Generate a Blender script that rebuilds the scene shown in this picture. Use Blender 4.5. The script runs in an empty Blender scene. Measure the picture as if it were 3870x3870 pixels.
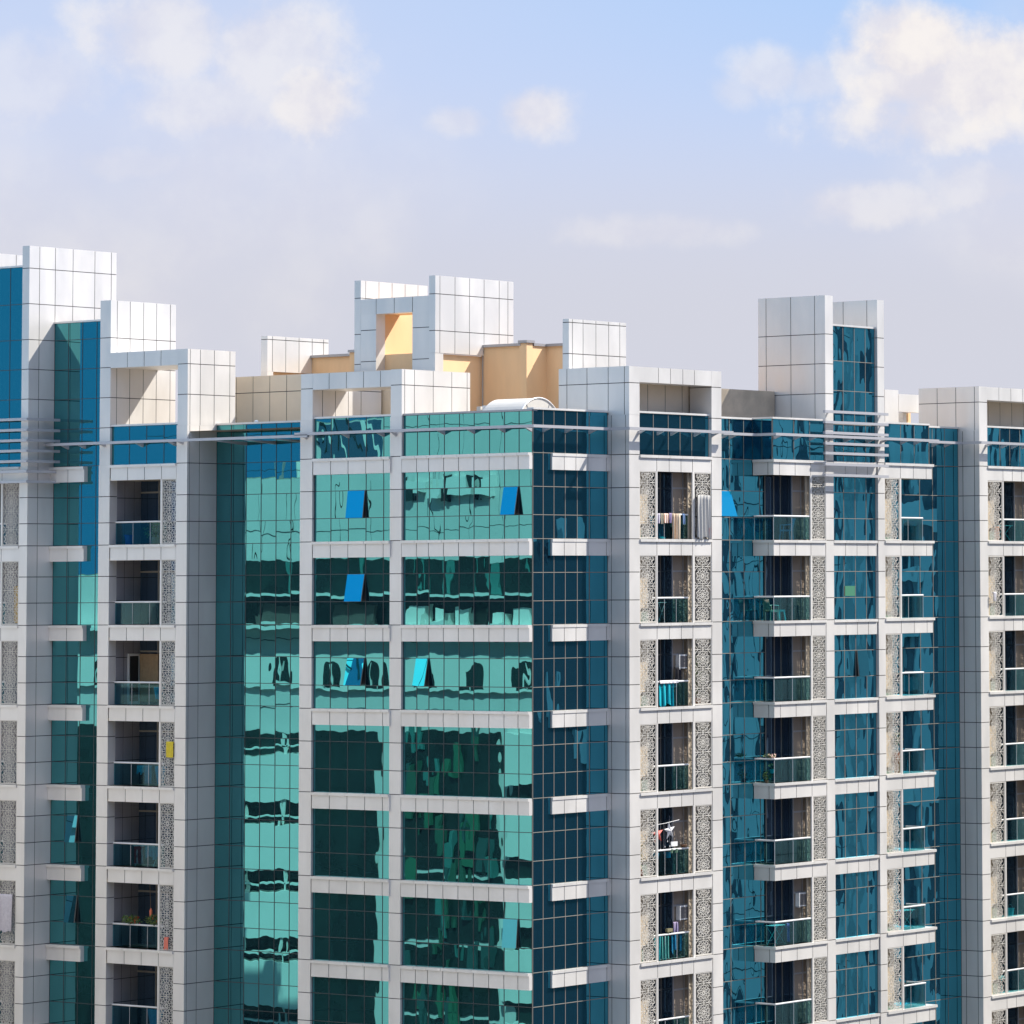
import bpy, bmesh, math, random
from mathutils import Vector, Matrix
random.seed(11)
R = random.Random(5)
D = bpy.data
SC = bpy.context.scene
COL = SC.collection
PI = math.pi

# ------------------------------------------------------------------ camera
cam_d = D.cameras.new('camera')
cam = D.objects.new('camera', cam_d)
COL.objects.link(cam)
SC.camera = cam
CAM_POS = (-122.425, -104.484, -5.116)
fw = Vector((0.81986417, 0.56810777, 0.07124817))
rt = Vector((0.56994559, -0.82165364, -0.00687955))
up = Vector((-0.054633, -0.04624788, 0.99743489))
m = Matrix((rt, up, -fw)).transposed().to_4x4()
m.translation = Vector(CAM_POS)
cam.matrix_world = m
cam_d.sensor_width = 36.0
cam_d.sensor_fit = 'HORIZONTAL'
cam_d.lens = 15770.27 / 3870 * 36.0
cam_d.shift_x = -(3599.447 - 1935) / 3870          # shift lens, as in architectural photography
cam_d.shift_y = (1077.53 - 1935) / 3870
cam_d.clip_start = 0.5
cam_d.clip_end = 6000

# ------------------------------------------------------------------ light
S = Vector((1.45, -1.0, 1.81)).normalized()         # towards the sun
EL = math.asin(S.z)
AZ = math.atan2(S.x, S.y)
sun_d = D.lights.new('sun', 'SUN')
sun_d.energy = 3.5
sun_d.angle = math.radians(0.53)
sun_d.color = (1.0, 0.945, 0.85)
sun = D.objects.new('sun', sun_d)
COL.objects.link(sun)
sun.rotation_euler = S.to_track_quat('Z', 'Y').to_euler()
sun.location = S * 200

W = D.worlds.new('World')
SC.world = W
W.use_nodes = True
nt = W.node_tree
nt.nodes.clear()


def N(tree, typ, **kw):
    n = tree.nodes.new(typ)
    for k, v in kw.items():
        if k == 'inp':
            for a, b in v.items():
                n.inputs[a].default_value = b
        else:
            setattr(n, k, v)
    return n


def L(tree, a, b):
    tree.links.new(a, b)


def math_n(tree, op, a, b=None, c=None, clamp=False):
    n = N(tree, 'ShaderNodeMath', operation=op, use_clamp=clamp)
    for i, v in enumerate((a, b, c)):
        if v is None:
            continue
        if hasattr(v, 'is_output'):
            L(tree, v, n.inputs[i])
        else:
            n.inputs[i].default_value = v
    return n.outputs[0]


def maprange(tree, val, a, b, c=0.0, d=1.0, smooth=True):
    n = N(tree, 'ShaderNodeMapRange', interpolation_type='SMOOTHSTEP' if smooth else 'LINEAR', clamp=True)
    L(tree, val, n.inputs['Value'])
    for k, v in (('From Min', a), ('From Max', b), ('To Min', c), ('To Max', d)):
        n.inputs[k].default_value = v
    return n.outputs['Result']


def mixc(tree, fac, a, b, blend='MIX'):
    n = N(tree, 'ShaderNodeMix', data_type='RGBA', blend_type=blend)
    if hasattr(fac, 'is_output'):
        L(tree, fac, n.inputs[0])
    else:
        n.inputs[0].default_value = fac
    for i, v in ((6, a), (7, b)):
        if hasattr(v, 'is_output'):
            L(tree, v, n.inputs[i])
        else:
            n.inputs[i].default_value = (v[0], v[1], v[2], 1)
    return n.outputs[2]


out = N(nt, 'ShaderNodeOutputWorld')
bg = N(nt, 'ShaderNodeBackground')
L(nt, bg.outputs[0], out.inputs[0])
sky = N(nt, 'ShaderNodeTexSky', sky_type='NISHITA')
sky.sun_disc = False
sky.sun_elevation = EL
sky.sun_rotation = AZ
sky.altitude = 50
sky.air_density = 1.25
sky.dust_density = 0.15
sky.ozone_density = 3.0
SKY_ST = 0.05
bg.inputs['Strength'].default_value = SKY_ST
tc = N(nt, 'ShaderNodeTexCoord')
DIRV = tc.outputs['Generated']
sep = N(nt, 'ShaderNodeSeparateXYZ')
L(nt, DIRV, sep.inputs[0])
dx, dy, dz = sep.outputs


def dot_dir(v):
    v = Vector(v).normalized()
    n = N(nt, 'ShaderNodeVectorMath', operation='DOT_PRODUCT')
    L(nt, DIRV, n.inputs[0])
    n.inputs[1].default_value = v
    return n.outputs['Value']


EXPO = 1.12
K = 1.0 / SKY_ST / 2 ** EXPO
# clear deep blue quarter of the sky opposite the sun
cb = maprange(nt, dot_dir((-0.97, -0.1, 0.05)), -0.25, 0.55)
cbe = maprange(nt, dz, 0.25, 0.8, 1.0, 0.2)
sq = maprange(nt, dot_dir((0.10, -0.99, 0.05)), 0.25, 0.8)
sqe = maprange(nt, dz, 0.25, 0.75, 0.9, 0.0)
# pale bright upper sky added in every direction as fill light
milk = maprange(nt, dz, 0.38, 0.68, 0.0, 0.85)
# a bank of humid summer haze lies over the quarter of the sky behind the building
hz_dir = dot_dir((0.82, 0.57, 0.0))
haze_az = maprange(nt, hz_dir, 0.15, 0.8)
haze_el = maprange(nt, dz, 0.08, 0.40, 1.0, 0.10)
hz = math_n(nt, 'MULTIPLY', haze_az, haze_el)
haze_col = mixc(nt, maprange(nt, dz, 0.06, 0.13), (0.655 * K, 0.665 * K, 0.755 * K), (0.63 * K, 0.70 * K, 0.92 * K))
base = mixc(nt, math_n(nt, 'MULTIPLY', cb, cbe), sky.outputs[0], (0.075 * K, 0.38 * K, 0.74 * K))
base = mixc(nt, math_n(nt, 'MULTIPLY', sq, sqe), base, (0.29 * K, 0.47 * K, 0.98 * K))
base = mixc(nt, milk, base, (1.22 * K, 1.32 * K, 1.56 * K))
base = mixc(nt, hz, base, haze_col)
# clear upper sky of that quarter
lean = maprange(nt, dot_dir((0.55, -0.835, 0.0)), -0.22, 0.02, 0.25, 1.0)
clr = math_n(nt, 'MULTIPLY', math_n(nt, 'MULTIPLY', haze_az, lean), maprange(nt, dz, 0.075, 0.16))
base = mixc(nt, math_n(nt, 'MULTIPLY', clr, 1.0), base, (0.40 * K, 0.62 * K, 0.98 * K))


def az_el(dirv):
    v = Vector(dirv).normalized()
    return v


# fair-weather cumulus: each a soft cluster of puffs in a direction of the sky
ns = N(nt, 'ShaderNodeTexNoise', noise_dimensions='3D')
ns.inputs['Scale'].default_value = 62.0
ns.inputs['Detail'].default_value = 7.0
ns.inputs['Roughness'].default_value = 0.58
L(nt, DIRV, ns.inputs['Vector'])
ns2 = N(nt, 'ShaderNodeTexNoise', noise_dimensions='3D')
ns2.inputs['Scale'].default_value = 9.0
ns2.inputs['Detail'].default_value = 5.0
L(nt, DIRV, ns2.inputs['Vector'])
warp = math_n(nt, 'SUBTRACT', ns.outputs['Fac'], 0.5)


def direction(azdeg, eldeg):
    a, e = math.radians(azdeg), math.radians(eldeg)
    return Vector((math.cos(e) * math.cos(a), math.cos(e) * math.sin(a), math.sin(e)))


# (azimuth, elevation, radius across, radius up, strength), degrees
PUFFS = [(45.535, 7.500, 1.223, 0.791, 0.62),
         (43.970, 7.239, 1.151, 0.935, 0.60),
         (43.467, 6.600, 0.683, 0.647, 0.78),
         (44.678, 6.514, 1.367, 0.576, 0.50),
         (40.457, 6.464, 0.590, 0.417, 0.70),
         (41.491, 6.343, 0.475, 0.245, 0.42),
         (35.224, 7.309, 1.079, 0.755, 0.97),
         (34.311, 6.904, 1.223, 0.935, 0.93),
         (35.848, 7.058, 0.683, 0.504, 0.75),
         (33.761, 7.044, 0.719, 0.719, 0.90),
         (34.827, 6.435, 1.871, 0.683, 0.80),
         (35.479, 7.564, 0.791, 0.576, 0.85),
         (35.117, 6.837, 1.367, 0.791, 0.90),
         (37.201, 6.990, 0.683, 0.417, 0.50),
         (36.580, 6.916, 0.647, 0.360, 0.45),
         (37.641, 6.773, 0.432, 0.288, 0.35),
         (35.858, 5.205, 1.367, 0.360, 0.50),
         (34.176, 5.449, 1.079, 0.504, 0.50),
         (38.775, 4.851, 1.583, 0.245, 0.30),
         (45.735, 5.714, 1.511, 0.288, 0.28),
         (47.216, 6.829, 1.223, 0.719, 0.35)
]
total = None
for (a, e, ra, rv, st) in PUFFS:
    c0 = direction(a, e)
    side = Vector((-math.sin(math.radians(a)), math.cos(math.radians(a)), 0))
    upv = side.cross(c0) * -1
    if upv.z < 0:
        upv = -upv
    u = N(nt, 'ShaderNodeVectorMath', operation='DOT_PRODUCT')
    L(nt, DIRV, u.inputs[0]); u.inputs[1].default_value = side / math.radians(ra)
    v = N(nt, 'ShaderNodeVectorMath', operation='DOT_PRODUCT')
    L(nt, DIRV, v.inputs[0]); v.inputs[1].default_value = upv / math.radians(rv)
    v0 = upv.dot(c0) / math.radians(rv)
    u0 = side.dot(c0) / math.radians(ra)
    du = math_n(nt, 'SUBTRACT', u.outputs['Value'], u0)
    dv = math_n(nt, 'SUBTRACT', v.outputs['Value'], v0)
    r2 = math_n(nt, 'ADD', math_n(nt, 'MULTIPLY', du, du), math_n(nt, 'MULTIPLY', dv, dv))
    d = math_n(nt, 'SUBTRACT', 1.0, math_n(nt, 'SQRT', r2))
    d = math_n(nt, 'ADD', d, math_n(nt, 'MULTIPLY', warp, 1.7))
    f = math_n(nt, 'MULTIPLY', maprange(nt, d, -0.22, 0.62), st)
    front = maprange(nt, dot_dir(c0), 0.80, 0.85, smooth=False)
    f = math_n(nt, 'MULTIPLY', f, front)
    total = f if total is None else math_n(nt, 'MAXIMUM', total, f)
# thin broken veil between the cumulus
veil = math_n(nt, 'MULTIPLY', maprange(nt, ns2.outputs['Fac'], 0.46, 0.72), 0.45)
veil = math_n(nt, 'MULTIPLY', veil, haze_az)
cl_fac = math_n(nt, 'MAXIMUM', total, veil) if total is not None else veil
shade = maprange(nt, ns.outputs['Fac'], 0.35, 0.65)
cl_col = mixc(nt, shade, (0.78 * K, 0.75 * K, 0.81 * K), (0.95 * K, 0.90 * K, 0.87 * K))
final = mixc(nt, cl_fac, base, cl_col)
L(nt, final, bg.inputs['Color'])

SC.view_settings.view_transform = 'Standard'
SC.view_settings.look = 'None'
SC.view_settings.gamma = 1.0
SC.view_settings.use_curve_mapping = False
SC.view_settings.exposure = EXPO
SC.render.engine = 'CYCLES'
SC.cycles.caustics_reflective = False
SC.cycles.caustics_refractive = False
SC.cycles.max_bounces = 10
SC.cycles.diffuse_bounces = 4
SC.cycles.glossy_bounces = 6
SC.cycles.transparent_max_bounces = 12

# ------------------------------------------------------------------ materials
MATS = {}


def mat(name, col, rough=0.6, metal=0.0, spec=0.5, dirt=0.0, dscale=1.0, stretch=(1, 1, 1), island=0.0, bump=0.0, coat=0.0):
    if name in MATS:
        return MATS[name]
    mm = D.materials.new(name)
    mm.use_nodes = True
    t = mm.node_tree
    b = t.nodes['Principled BSDF']
    b.inputs['Base Color'].default_value = (*col, 1)
    b.inputs['Roughness'].default_value = rough
    b.inputs['Metallic'].default_value = metal
    b.inputs['Specular IOR Level'].default_value = spec
    if coat:
        b.inputs['Coat Weight'].default_value = coat
    cur = None
    if dirt or bump:
        tcn = N(t, 'ShaderNodeTexCoord')
        mp = N(t, 'ShaderNodeMapping')
        mp.inputs['Scale'].default_value = stretch
        L(t, tcn.outputs['Object'], mp.inputs[0])
        nz = N(t, 'ShaderNodeTexNoise')
        nz.inputs['Scale'].default_value = dscale
        nz.inputs['Detail'].default_value = 6
        nz.inputs['Roughness'].default_value = 0.6
        L(t, mp.outputs[0], nz.inputs['Vector'])
        f = maprange(t, nz.outputs['Fac'], 0.30, 0.72)
        cur = mixc(t, f, tuple(c * (1 - dirt) for c in col), tuple(min(1, c * (1 + dirt * 0.35)) for c in col))
        rr = maprange(t, nz.outputs['Fac'], 0.3, 0.7, max(0, rough - 0.07), min(1, rough + 0.07))
        L(t, rr, b.inputs['Roughness'])
        if bump:
            bn = N(t, 'ShaderNodeBump')
            bn.inputs['Strength'].default_value = 1.0
            bn.inputs['Distance'].default_value = bump
            L(t, nz.outputs['Fac'], bn.inputs['Height'])
            L(t, bn.outputs[0], b.inputs['Normal'])
    if island:
        g = N(t, 'ShaderNodeNewGeometry')
        f = maprange(t, g.outputs['Random Per Island'], 0, 1, 1 - island, 1 + island, smooth=False)
        hs = N(t, 'ShaderNodeHueSaturation')
        L(t, f, hs.inputs['Value'])
        if cur is not None:
            L(t, cur, hs.inputs['Color'])
        else:
            hs.inputs['Color'].default_value = (*col, 1)
        cur = hs.outputs[0]
    if cur is not None:
        L(t, cur, b.inputs['Base Color'])
    MATS[name] = mm
    return mm


def mirror_glass(name, tint, body, wave, wscale=0.9):
    """Tinted, reflective curtain wall glass; every pane bows a little of its own."""
    mm = D.materials.new(name)
    mm.use_nodes = True
    t = mm.node_tree
    t.nodes.clear()
    o = N(t, 'ShaderNodeOutputMaterial')
    gl = N(t, 'ShaderNodeBsdfGlossy')
    gl.inputs['Color'].default_value = (*tint, 1)
    gl.inputs['Roughness'].default_value = 0.004
    df = N(t, 'ShaderNodeBsdfDiffuse')
    df.inputs['Color'].default_value = (*body, 1)
    ad = N(t, 'ShaderNodeAddShader')
    L(t, gl.outputs[0], ad.inputs[0])
    L(t, df.outputs[0], ad.inputs[1])
    L(t, ad.outputs[0], o.inputs[0])
    tcn = N(t, 'ShaderNodeTexCoord')
    g = N(t, 'ShaderNodeNewGeometry')
    off = N(t, 'ShaderNodeCombineXYZ')
    a = math_n(t, 'MULTIPLY', g.outputs['Random Per Island'], 71.0)
    for i in range(3):
        L(t, a, off.inputs[i])
    va = N(t, 'ShaderNodeVectorMath', operation='ADD')
    L(t, tcn.outputs['Object'], va.inputs[0])
    L(t, off.outputs[0], va.inputs[1])
    mp = N(t, 'ShaderNodeMapping')
    mp.inputs['Scale'].default_value = (1.5, 1.5, 0.8)
    L(t, va.outputs[0], mp.inputs[0])
    nz = N(t, 'ShaderNodeTexNoise')
    nz.inputs['Scale'].default_value = wscale
    nz.inputs['Detail'].default_value = 1.2
    nz.inputs['Roughness'].default_value = 0.45
    L(t, mp.outputs[0], nz.inputs['Vector'])
    bn = N(t, 'ShaderNodeBump')
    bn.inputs['Strength'].default_value = 1.0
    bn.inputs['Distance'].default_value = wave
    L(t, nz.outputs['Fac'], bn.inputs['Height'])
    L(t, bn.outputs[0], gl.inputs['Normal'])
    MATS[name] = mm
    return mm


def clear_glass(name, tint, refl):
    mm = D.materials.new(name)
    mm.use_nodes = True
    t = mm.node_tree
    t.nodes.clear()
    o = N(t, 'ShaderNodeOutputMaterial')
    tr = N(t, 'ShaderNodeBsdfTransparent')
    tr.inputs[0].default_value = (*tint, 1)
    gl = N(t, 'ShaderNodeBsdfGlossy')
    gl.inputs['Color'].default_value = (0.55, 0.9, 0.92, 1)
    gl.inputs['Roughness'].default_value = 0.02
    mx = N(t, 'ShaderNodeMixShader')
    mx.inputs[0].default_value = refl
    L(t, tr.outputs[0], mx.inputs[1])
    L(t, gl.outputs[0], mx.inputs[2])
    L(t, mx.outputs[0], o.inputs[0])
    MATS[name] = mm
    return mm


PANEL = mat('aluminium_cladding', (0.83, 0.80, 0.765), 0.40, 0.32, dirt=0.08, dscale=0.7, stretch=(1, 1, 0.35), island=0.02)
JOINT = mat('cladding_joint', (0.03, 0.028, 0.028), 0.8)
TAN = mat('tan_cladding', (0.82, 0.68, 0.51), 0.4, 0.1, dirt=0.07, dscale=0.6, island=0.03)
BEIGE = mat('beige_render', (0.93, 0.63, 0.36), 0.85, dirt=0.09, dscale=0.8, stretch=(1, 1, 0.3), bump=0.004)
GREYM = mat('grey_metal', (0.42, 0.41, 0.42), 0.4, 0.4)
WHITEM = mat('white_painted_metal', (0.80, 0.80, 0.80), 0.35, dirt=0.05, dscale=2.0)
RAILM = mat('satin_aluminium', (0.52, 0.52, 0.55), 0.4, 0.3)
FRAME = mat('mullion_metal', (0.24, 0.22, 0.19), 0.5, 0.0)
FRAME_SHADE = mat('mullion_metal_shade_tone', (0.05, 0.055, 0.06), 0.5)  # same mullion metal, shade of the street front put into its colour
LATT = mat('lattice_metal', (0.64, 0.61, 0.56), 0.5, 0.0, dirt=0.06, dscale=3)
DARK = mat('dark_void', (0.02, 0.022, 0.026), 0.6)
CLAD_SHADE = mat('shade_toned_cladding', (0.32, 0.31, 0.335), 0.45, 0.1, dirt=0.06, dscale=1.2)  # wall cladding with the shade of the recess put into its colour
CURT = mat('beige_curtained_panel', (0.33, 0.26, 0.20), 0.55, dirt=0.08, dscale=2.5, stretch=(6, 6, 0.3))
WALLB = mat('beige_balcony_wall', (0.54, 0.45, 0.34), 0.7, dirt=0.06, dscale=1.5)
ROOFM = mat('roof_screed', (0.36, 0.31, 0.25), 0.9, dirt=0.15, dscale=0.4)
GLASS = mirror_glass('teal_mirror_glass', (0.083, 0.312, 0.325), (0.004, 0.012, 0.018), 0.0032)
GLASSR = mirror_glass('mirror_glass_blue_reflection', (0.065, 0.34, 0.455), (0.003, 0.012, 0.022), 0.0075, 0.75)  # same glass, bluer reflection of the sunlit front put into the tint
SASHD = mirror_glass('dim_sash_glass', (0.05, 0.26, 0.34), (0.004, 0.012, 0.02), 0.001)  # sash pane tinted down so its reflection reads dim
SASHG = mirror_glass('sash_glass', (0.03, 0.58, 0.74), (0.004, 0.012, 0.02), 0.001)  # sash pane with a brighter sky reflection put into the tint
DOORG = mirror_glass('dark_door_glass', (0.09, 0.14, 0.19), (0.022, 0.032, 0.048), 0.002)
RGLASS = clear_glass('railing_glass', (0.50, 0.76, 0.79), 0.10)
RGLASSL = clear_glass('shaded_railing_glass', (0.50, 0.74, 0.80), 0.035)  # same railing glass, reflection turned down for the shaded front
SEAL = mat('shadow_gap', (0.03, 0.04, 0.055), 0.5)


def cloth_mat(name, col, stripe=None):
    if name in MATS:
        return MATS[name]
    mm = mat(name, col, 0.9, spec=0.2, dirt=0.12, dscale=9)
    if stripe:
        t = mm.node_tree
        b = t.nodes['Principled BSDF']
        tcn = N(t, 'ShaderNodeTexCoord')
        wv = N(t, 'ShaderNodeTexWave')
        wv.inputs['Scale'].default_value = 5.0
        wv.inputs['Distortion'].default_value = 2.0
        L(t, tcn.outputs['Object'], wv.inputs['Vector'])
        c = mixc(t, maprange(t, wv.outputs['Fac'], 0.55, 0.7), col, stripe)
        L(t, c, b.inputs['Base Color'])
    return mm


# ------------------------------------------------------------------ mesh helpers
class MB:
    def __init__(self):
        self.v = []; self.f = []; self.m = []; self.mats = []

    def mi(self, mt):
        if mt not in self.mats:
            self.mats.append(mt)
        return self.mats.index(mt)

    def face(self, pts, mt):
        b = len(self.v)
        self.v += [tuple(p) for p in pts]
        self.f.append(tuple(range(b, b + len(pts))))
        self.m.append(self.mi(mt))

    def box(self, x0, x1, y0, y1, z0, z1, mt, skip=''):
        if x1 < x0: x0, x1 = x1, x0
        if y1 < y0: y0, y1 = y1, y0
        if z1 < z0: z0, z1 = z1, z0
        b = len(self.v)
        self.v += [(x0, y0, z0), (x1, y0, z0), (x1, y1, z0), (x0, y1, z0), (x0, y0, z1), (x1, y0, z1), (x1, y1, z1), (x0, y1, z1)]
        F = {'b': (3, 2, 1, 0), 't': (4, 5, 6, 7), 'f': (0, 1, 5, 4), 'r': (1, 2, 6, 5), 'k': (2, 3, 7, 6), 'l': (3, 0, 4, 7)}
        k = self.mi(mt)
        for n, q in F.items():
            if n in skip:
                continue
            self.f.append(tuple(b + i for i in q)); self.m.append(k)

    def bar(self, a, b, w, d, mt, nrm=(0, -1, 0)):
        """bar from a to b; w across, d along nrm"""
        a = Vector(a); b = Vector(b); n = Vector(nrm)
        t = (b - a)
        if t.length < 1e-6:
            return
        s = t.cross(n).normalized() * (w / 2)
        n = n.normalized() * (d / 2)
        P = [a - s - n, a + s - n, a + s + n, a - s + n, b - s - n, b + s - n, b + s + n, b - s + n]
        o = len(self.v)
        self.v += [tuple(p) for p in P]
        k = self.mi(mt)
        for q in ((0, 3, 2, 1), (4, 5, 6, 7), (0, 1, 5, 4), (1, 2, 6, 5), (2, 3, 7, 6), (3, 0, 4, 7)):
            self.f.append(tuple(o + i for i in q)); self.m.append(k)

    def tube(self, pts, r, mt, seg=8):
        pts = [Vector(p) for p in pts]
        rings = []
        for i, p in enumerate(pts):
            t = (pts[min(i + 1, len(pts) - 1)] - pts[max(i - 1, 0)]).normalized()
            a = t.cross(Vector((0, 0, 1)))
            if a.length < 1e-3:
                a = t.cross(Vector((0, 1, 0)))
            a.normalize(); bb = t.cross(a)
            o = len(self.v)
            self.v += [tuple(p + (a * math.cos(2 * PI * j / seg) + bb * math.sin(2 * PI * j / seg)) * r) for j in range(seg)]
            rings.append(o)
        k = self.mi(mt)
        for i in range(len(rings) - 1):
            for j in range(seg):
                q = (rings[i] + j, rings[i] + (j + 1) % seg, rings[i + 1] + (j + 1) % seg, rings[i + 1] + j)
                self.f.append(q); self.m.append(k)
        for o, rev in ((rings[0], False), (rings[-1], True)):
            q = tuple(o + j for j in range(seg))
            self.f.append(q[::-1] if rev else q); self.m.append(k)

    def lathe(self, c, prof, mt, seg=16):
        c = Vector(c); rings = []
        for (r, z) in prof:
            o = len(self.v)
            self.v += [(c.x + r * math.cos(2 * PI * j / seg), c.y + r * math.sin(2 * PI * j / seg), c.z + z) for j in range(seg)]
            rings.append(o)
        k = self.mi(mt)
        for i in range(len(rings) - 1):
            for j in range(seg):
                self.f.append((rings[i] + j, rings[i] + (j + 1) % seg, rings[i + 1] + (j + 1) % seg, rings[i + 1] + j)); self.m.append(k)

    def build(self, name, parent=None, smooth=False):
        me = D.meshes.new(name)
        xs = [p[0] for p in self.v]; ys = [p[1] for p in self.v]; zs = [p[2] for p in self.v]
        me.from_pydata(self.v, [], self.f)
        for mt in self.mats:
            me.materials.append(mt)
        me.polygons.foreach_set('material_index', self.m)
        if smooth:
            me.polygons.foreach_set('use_smooth', [True] * len(self.f))
        me.update()
        o = D.objects.new(name, me)
        COL.objects.link(o)
        if parent is not None:
            o.parent = parent
            o.matrix_parent_inverse = parent.matrix_world.inverted()
        return o


def thing(name, label, cat, loc=(0, 0, 0), group=None):
    o = D.objects.new(name, None)
    COL.objects.link(o)
    o.location = loc
    o.empty_display_size = 0.3
    o.matrix_world = Matrix.Translation(loc)
    o['label'] = label; o['category'] = cat
    if group:
        o['group'] = group
    return o


def tag(o, label, cat, group=None):
    o['label'] = label; o['category'] = cat
    if group:
        o['group'] = group
    return o


def cell(mb, ax, pos, u0, u1, z0, z1, t, mt, jit=0.0015):
    """one cladding panel, front at pos facing -x (ax X) or -y (ax Y), with returns"""
    j = [R.uniform(-jit, jit) for _ in range(4)]
    c = [(u0, z0, j[0]), (u1, z0, j[1]), (u1, z1, j[2]), (u0, z1, j[3])]
    fr = []; bk = []
    for u, z, e in c:
        if ax == 'X':
            fr.append((pos + e, u, z)); bk.append((pos + t, u, z))
        else:
            fr.append((u, pos + e, z)); bk.append((u, pos + t, z))
    o = len(mb.v)
    mb.v += fr + bk
    k = mb.mi(mt)
    q = [(0, 1, 2, 3), (0, 4, 5, 1), (1, 5, 6, 2), (2, 6, 7, 3), (3, 7, 4, 0)]
    for f in q:
        f = tuple(o + i for i in f)
        mb.f.append(f if ax == 'Y' else f[::-1]); mb.m.append(k)


GAP = 0.015


def skin(mb, ax, pos, ub, zb, mt, t=0.014):
    ub = sorted(ub); zb = sorted(zb)
    for a, b in zip(ub, ub[1:]):
        for c, d in zip(zb, zb[1:]):
            cell(mb, ax, pos, a + (GAP if a != ub[0] else 0.0), b - (GAP if b != ub[-1] else 0.0), c + (GAP if c != zb[0] else 0), d - (GAP if d != zb[-1] else 0), t, mt)
    u0, u1, z0, z1 = ub[0] + .004, ub[-1] - .004, zb[0] + .004, zb[-1] - .004
    p = pos + t * 0.75
    if ax == 'X':
        mb.face([(p, u1, z0), (p, u0, z0), (p, u0, z1), (p, u1, z1)], JOINT)
    else:
        mb.face([(u0, p, z0), (u1, p, z0), (u1, p, z1), (u0, p, z1)], JOINT)


def steps(a, b, w):
    n = max(1, round((b - a) / w))
    return [a + (b - a) * i / n for i in range(n + 1)]


ZBOT = -26.4
H = 3.3
F1, F2 = 0.3925 * H, 0.7216 * H
SJ = sorted({-H * n - f for n in range(8) for f in (0.0, F1, F2)} | {ZBOT})   # storey joints
ROOFJ = [1.56, 2.81, 4.06, 5.30, 6.80, 8.29]


def zb(z0, z1):
    return [z0] + [z for z in SJ + ROOFJ if z0 + 0.12 < z < z1 - 0.12] + [z1]


B = thing('apartment_building', 'large pale aluminium clad apartment block with teal mirror glass and latticed balconies', 'building', (0, 0, -46))


def pier(name, x0, x1, y0, y1, z0, z1, xb=None, yb=None, mt=None, label=None, lit=True):
    """clad upright block: joints on the two faces towards the streets"""
    mt = mt or PANEL
    mb = MB()
    t = 0.014
    mb.box(x0 + t, x1, y0 + t, y1, z0, z1 - 0.01, mt, skip='lf')
    mb.box(x0, x1, y0, y1, z1 - 0.0095, z1, mt, skip='')
    zz = zb(z0, z1 - 0.0097)
    skin(mb, 'X', x0, yb or [y0, y1], zz, mt)
    skin(mb, 'Y', y0, xb or [x0, x1], zz, mt)
    o = mb.build(name, B)
    if label:
        o['label'] = label
    return o


def sash(w, ax, pos, u0, u1, zt, zbm, ang):
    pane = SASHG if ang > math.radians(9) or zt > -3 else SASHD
    """top hung sash pushed open; hinge at zt"""
    mb = MB()
    hh = zt - zbm
    dx, dz = math.sin(ang) * hh, math.cos(ang) * hh
    th = 0.05

    def P(u, s, k):
        off = -0.02 - s * dx - k * math.cos(ang)
        z = zt - s * dz + (-k) * math.sin(ang) * -1 * -1
        return (pos + off, u, z) if ax == 'X' else (u, pos + off, z)
    a = [P(u0, 0, 0), P(u1, 0, 0), P(u1, 1, 0), P(u0, 1, 0)]
    b = [P(u0, 0, th), P(u1, 0, th), P(u1, 1, th), P(u0, 1, th)]
    mb.face(b if ax == 'X' else b[::-1], pane)
    mb.face(a[::-1] if ax == 'X' else a, DARK)
    for i in range(4):
        j = (i + 1) % 4
        mb.face([a[i], a[j], b[j], b[i]], FRAME)
    o = mb.build('open_sash', w)
    o['label'] = 'open top-hung reflecting sash'
    # dark sheet in place of the unlit room behind the opening
    m2 = MB()
    if ax == 'X':
        m2.face([(pos - .014, u1, zbm + .03), (pos - .014, u0, zbm + .03), (pos - .014, u0, zt - .03), (pos - .014, u1, zt - .03)], DARK)
    else:
        m2.face([(u0, pos - .014, zbm + .03), (u1, pos - .014, zbm + .03), (u1, pos - .014, zt - .03), (u0, pos - .014, zt - .03)], DARK)
    m2.build('opening_dark_sheet', w)


def window(ax, pos, ub, zz, glass, opens=(), name='window', mw=0.026):
    mb = MB()
    ub = sorted(ub); zz = sorted(zz)
    for a, b in zip(ub, ub[1:]):
        for c, d in zip(zz, zz[1:]):
            su, sz = R.gauss(0, 0.0016), R.gauss(0, 0.0012)
            um, zm = (a + b) / 2, (c + d) / 2
            pts = []
            for (u, z) in ((a, c), (b, c), (b, d), (a, d)):
                e = (u - um) * su + (z - zm) * sz
                pts.append((pos + e, u, z) if ax == 'X' else (u, pos + e, z))
            mb.face(pts[::-1] if ax == 'X' else pts, glass)
    w = mb.build(name, B)
    fr = MB()
    d = 0.011

    def bx(u0, u1, z0, z1, k=0.0):
        if ax == 'X':
            fr.box(pos - d - k, pos + 0.03, u0, u1, z0, z1, FRAME_SHADE)
        else:
            fr.box(u0, u1, pos - d - k, pos + 0.03, z0, z1, FRAME)
    for u in ub:
        bx(u - mw / 2, u + mw / 2, zz[0], zz[-1])
    for z in zz[1:]:
        bx(ub[0], ub[-1], z - mw / 2, z + mw / 2, 0.0015)
    fr.build('mullion_frame', w)
    for (u0, u1, zt, zbm, ang) in opens:
        sash(w, ax, pos, u0, u1, zt, zbm, ang)
    return w


def coping(ax, pos, u0, u1, z, dep=0.28, mt=None):
    mb = MB()
    if ax == 'X':
        mb.box(pos - 0.05, pos + dep, u0, u1, z, z + 0.075, mt or PANEL)
    else:
        mb.box(u0, u1, pos - 0.05, pos + dep, z, z + 0.075, mt or PANEL)
    return mb.build('parapet_coping', B)


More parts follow.
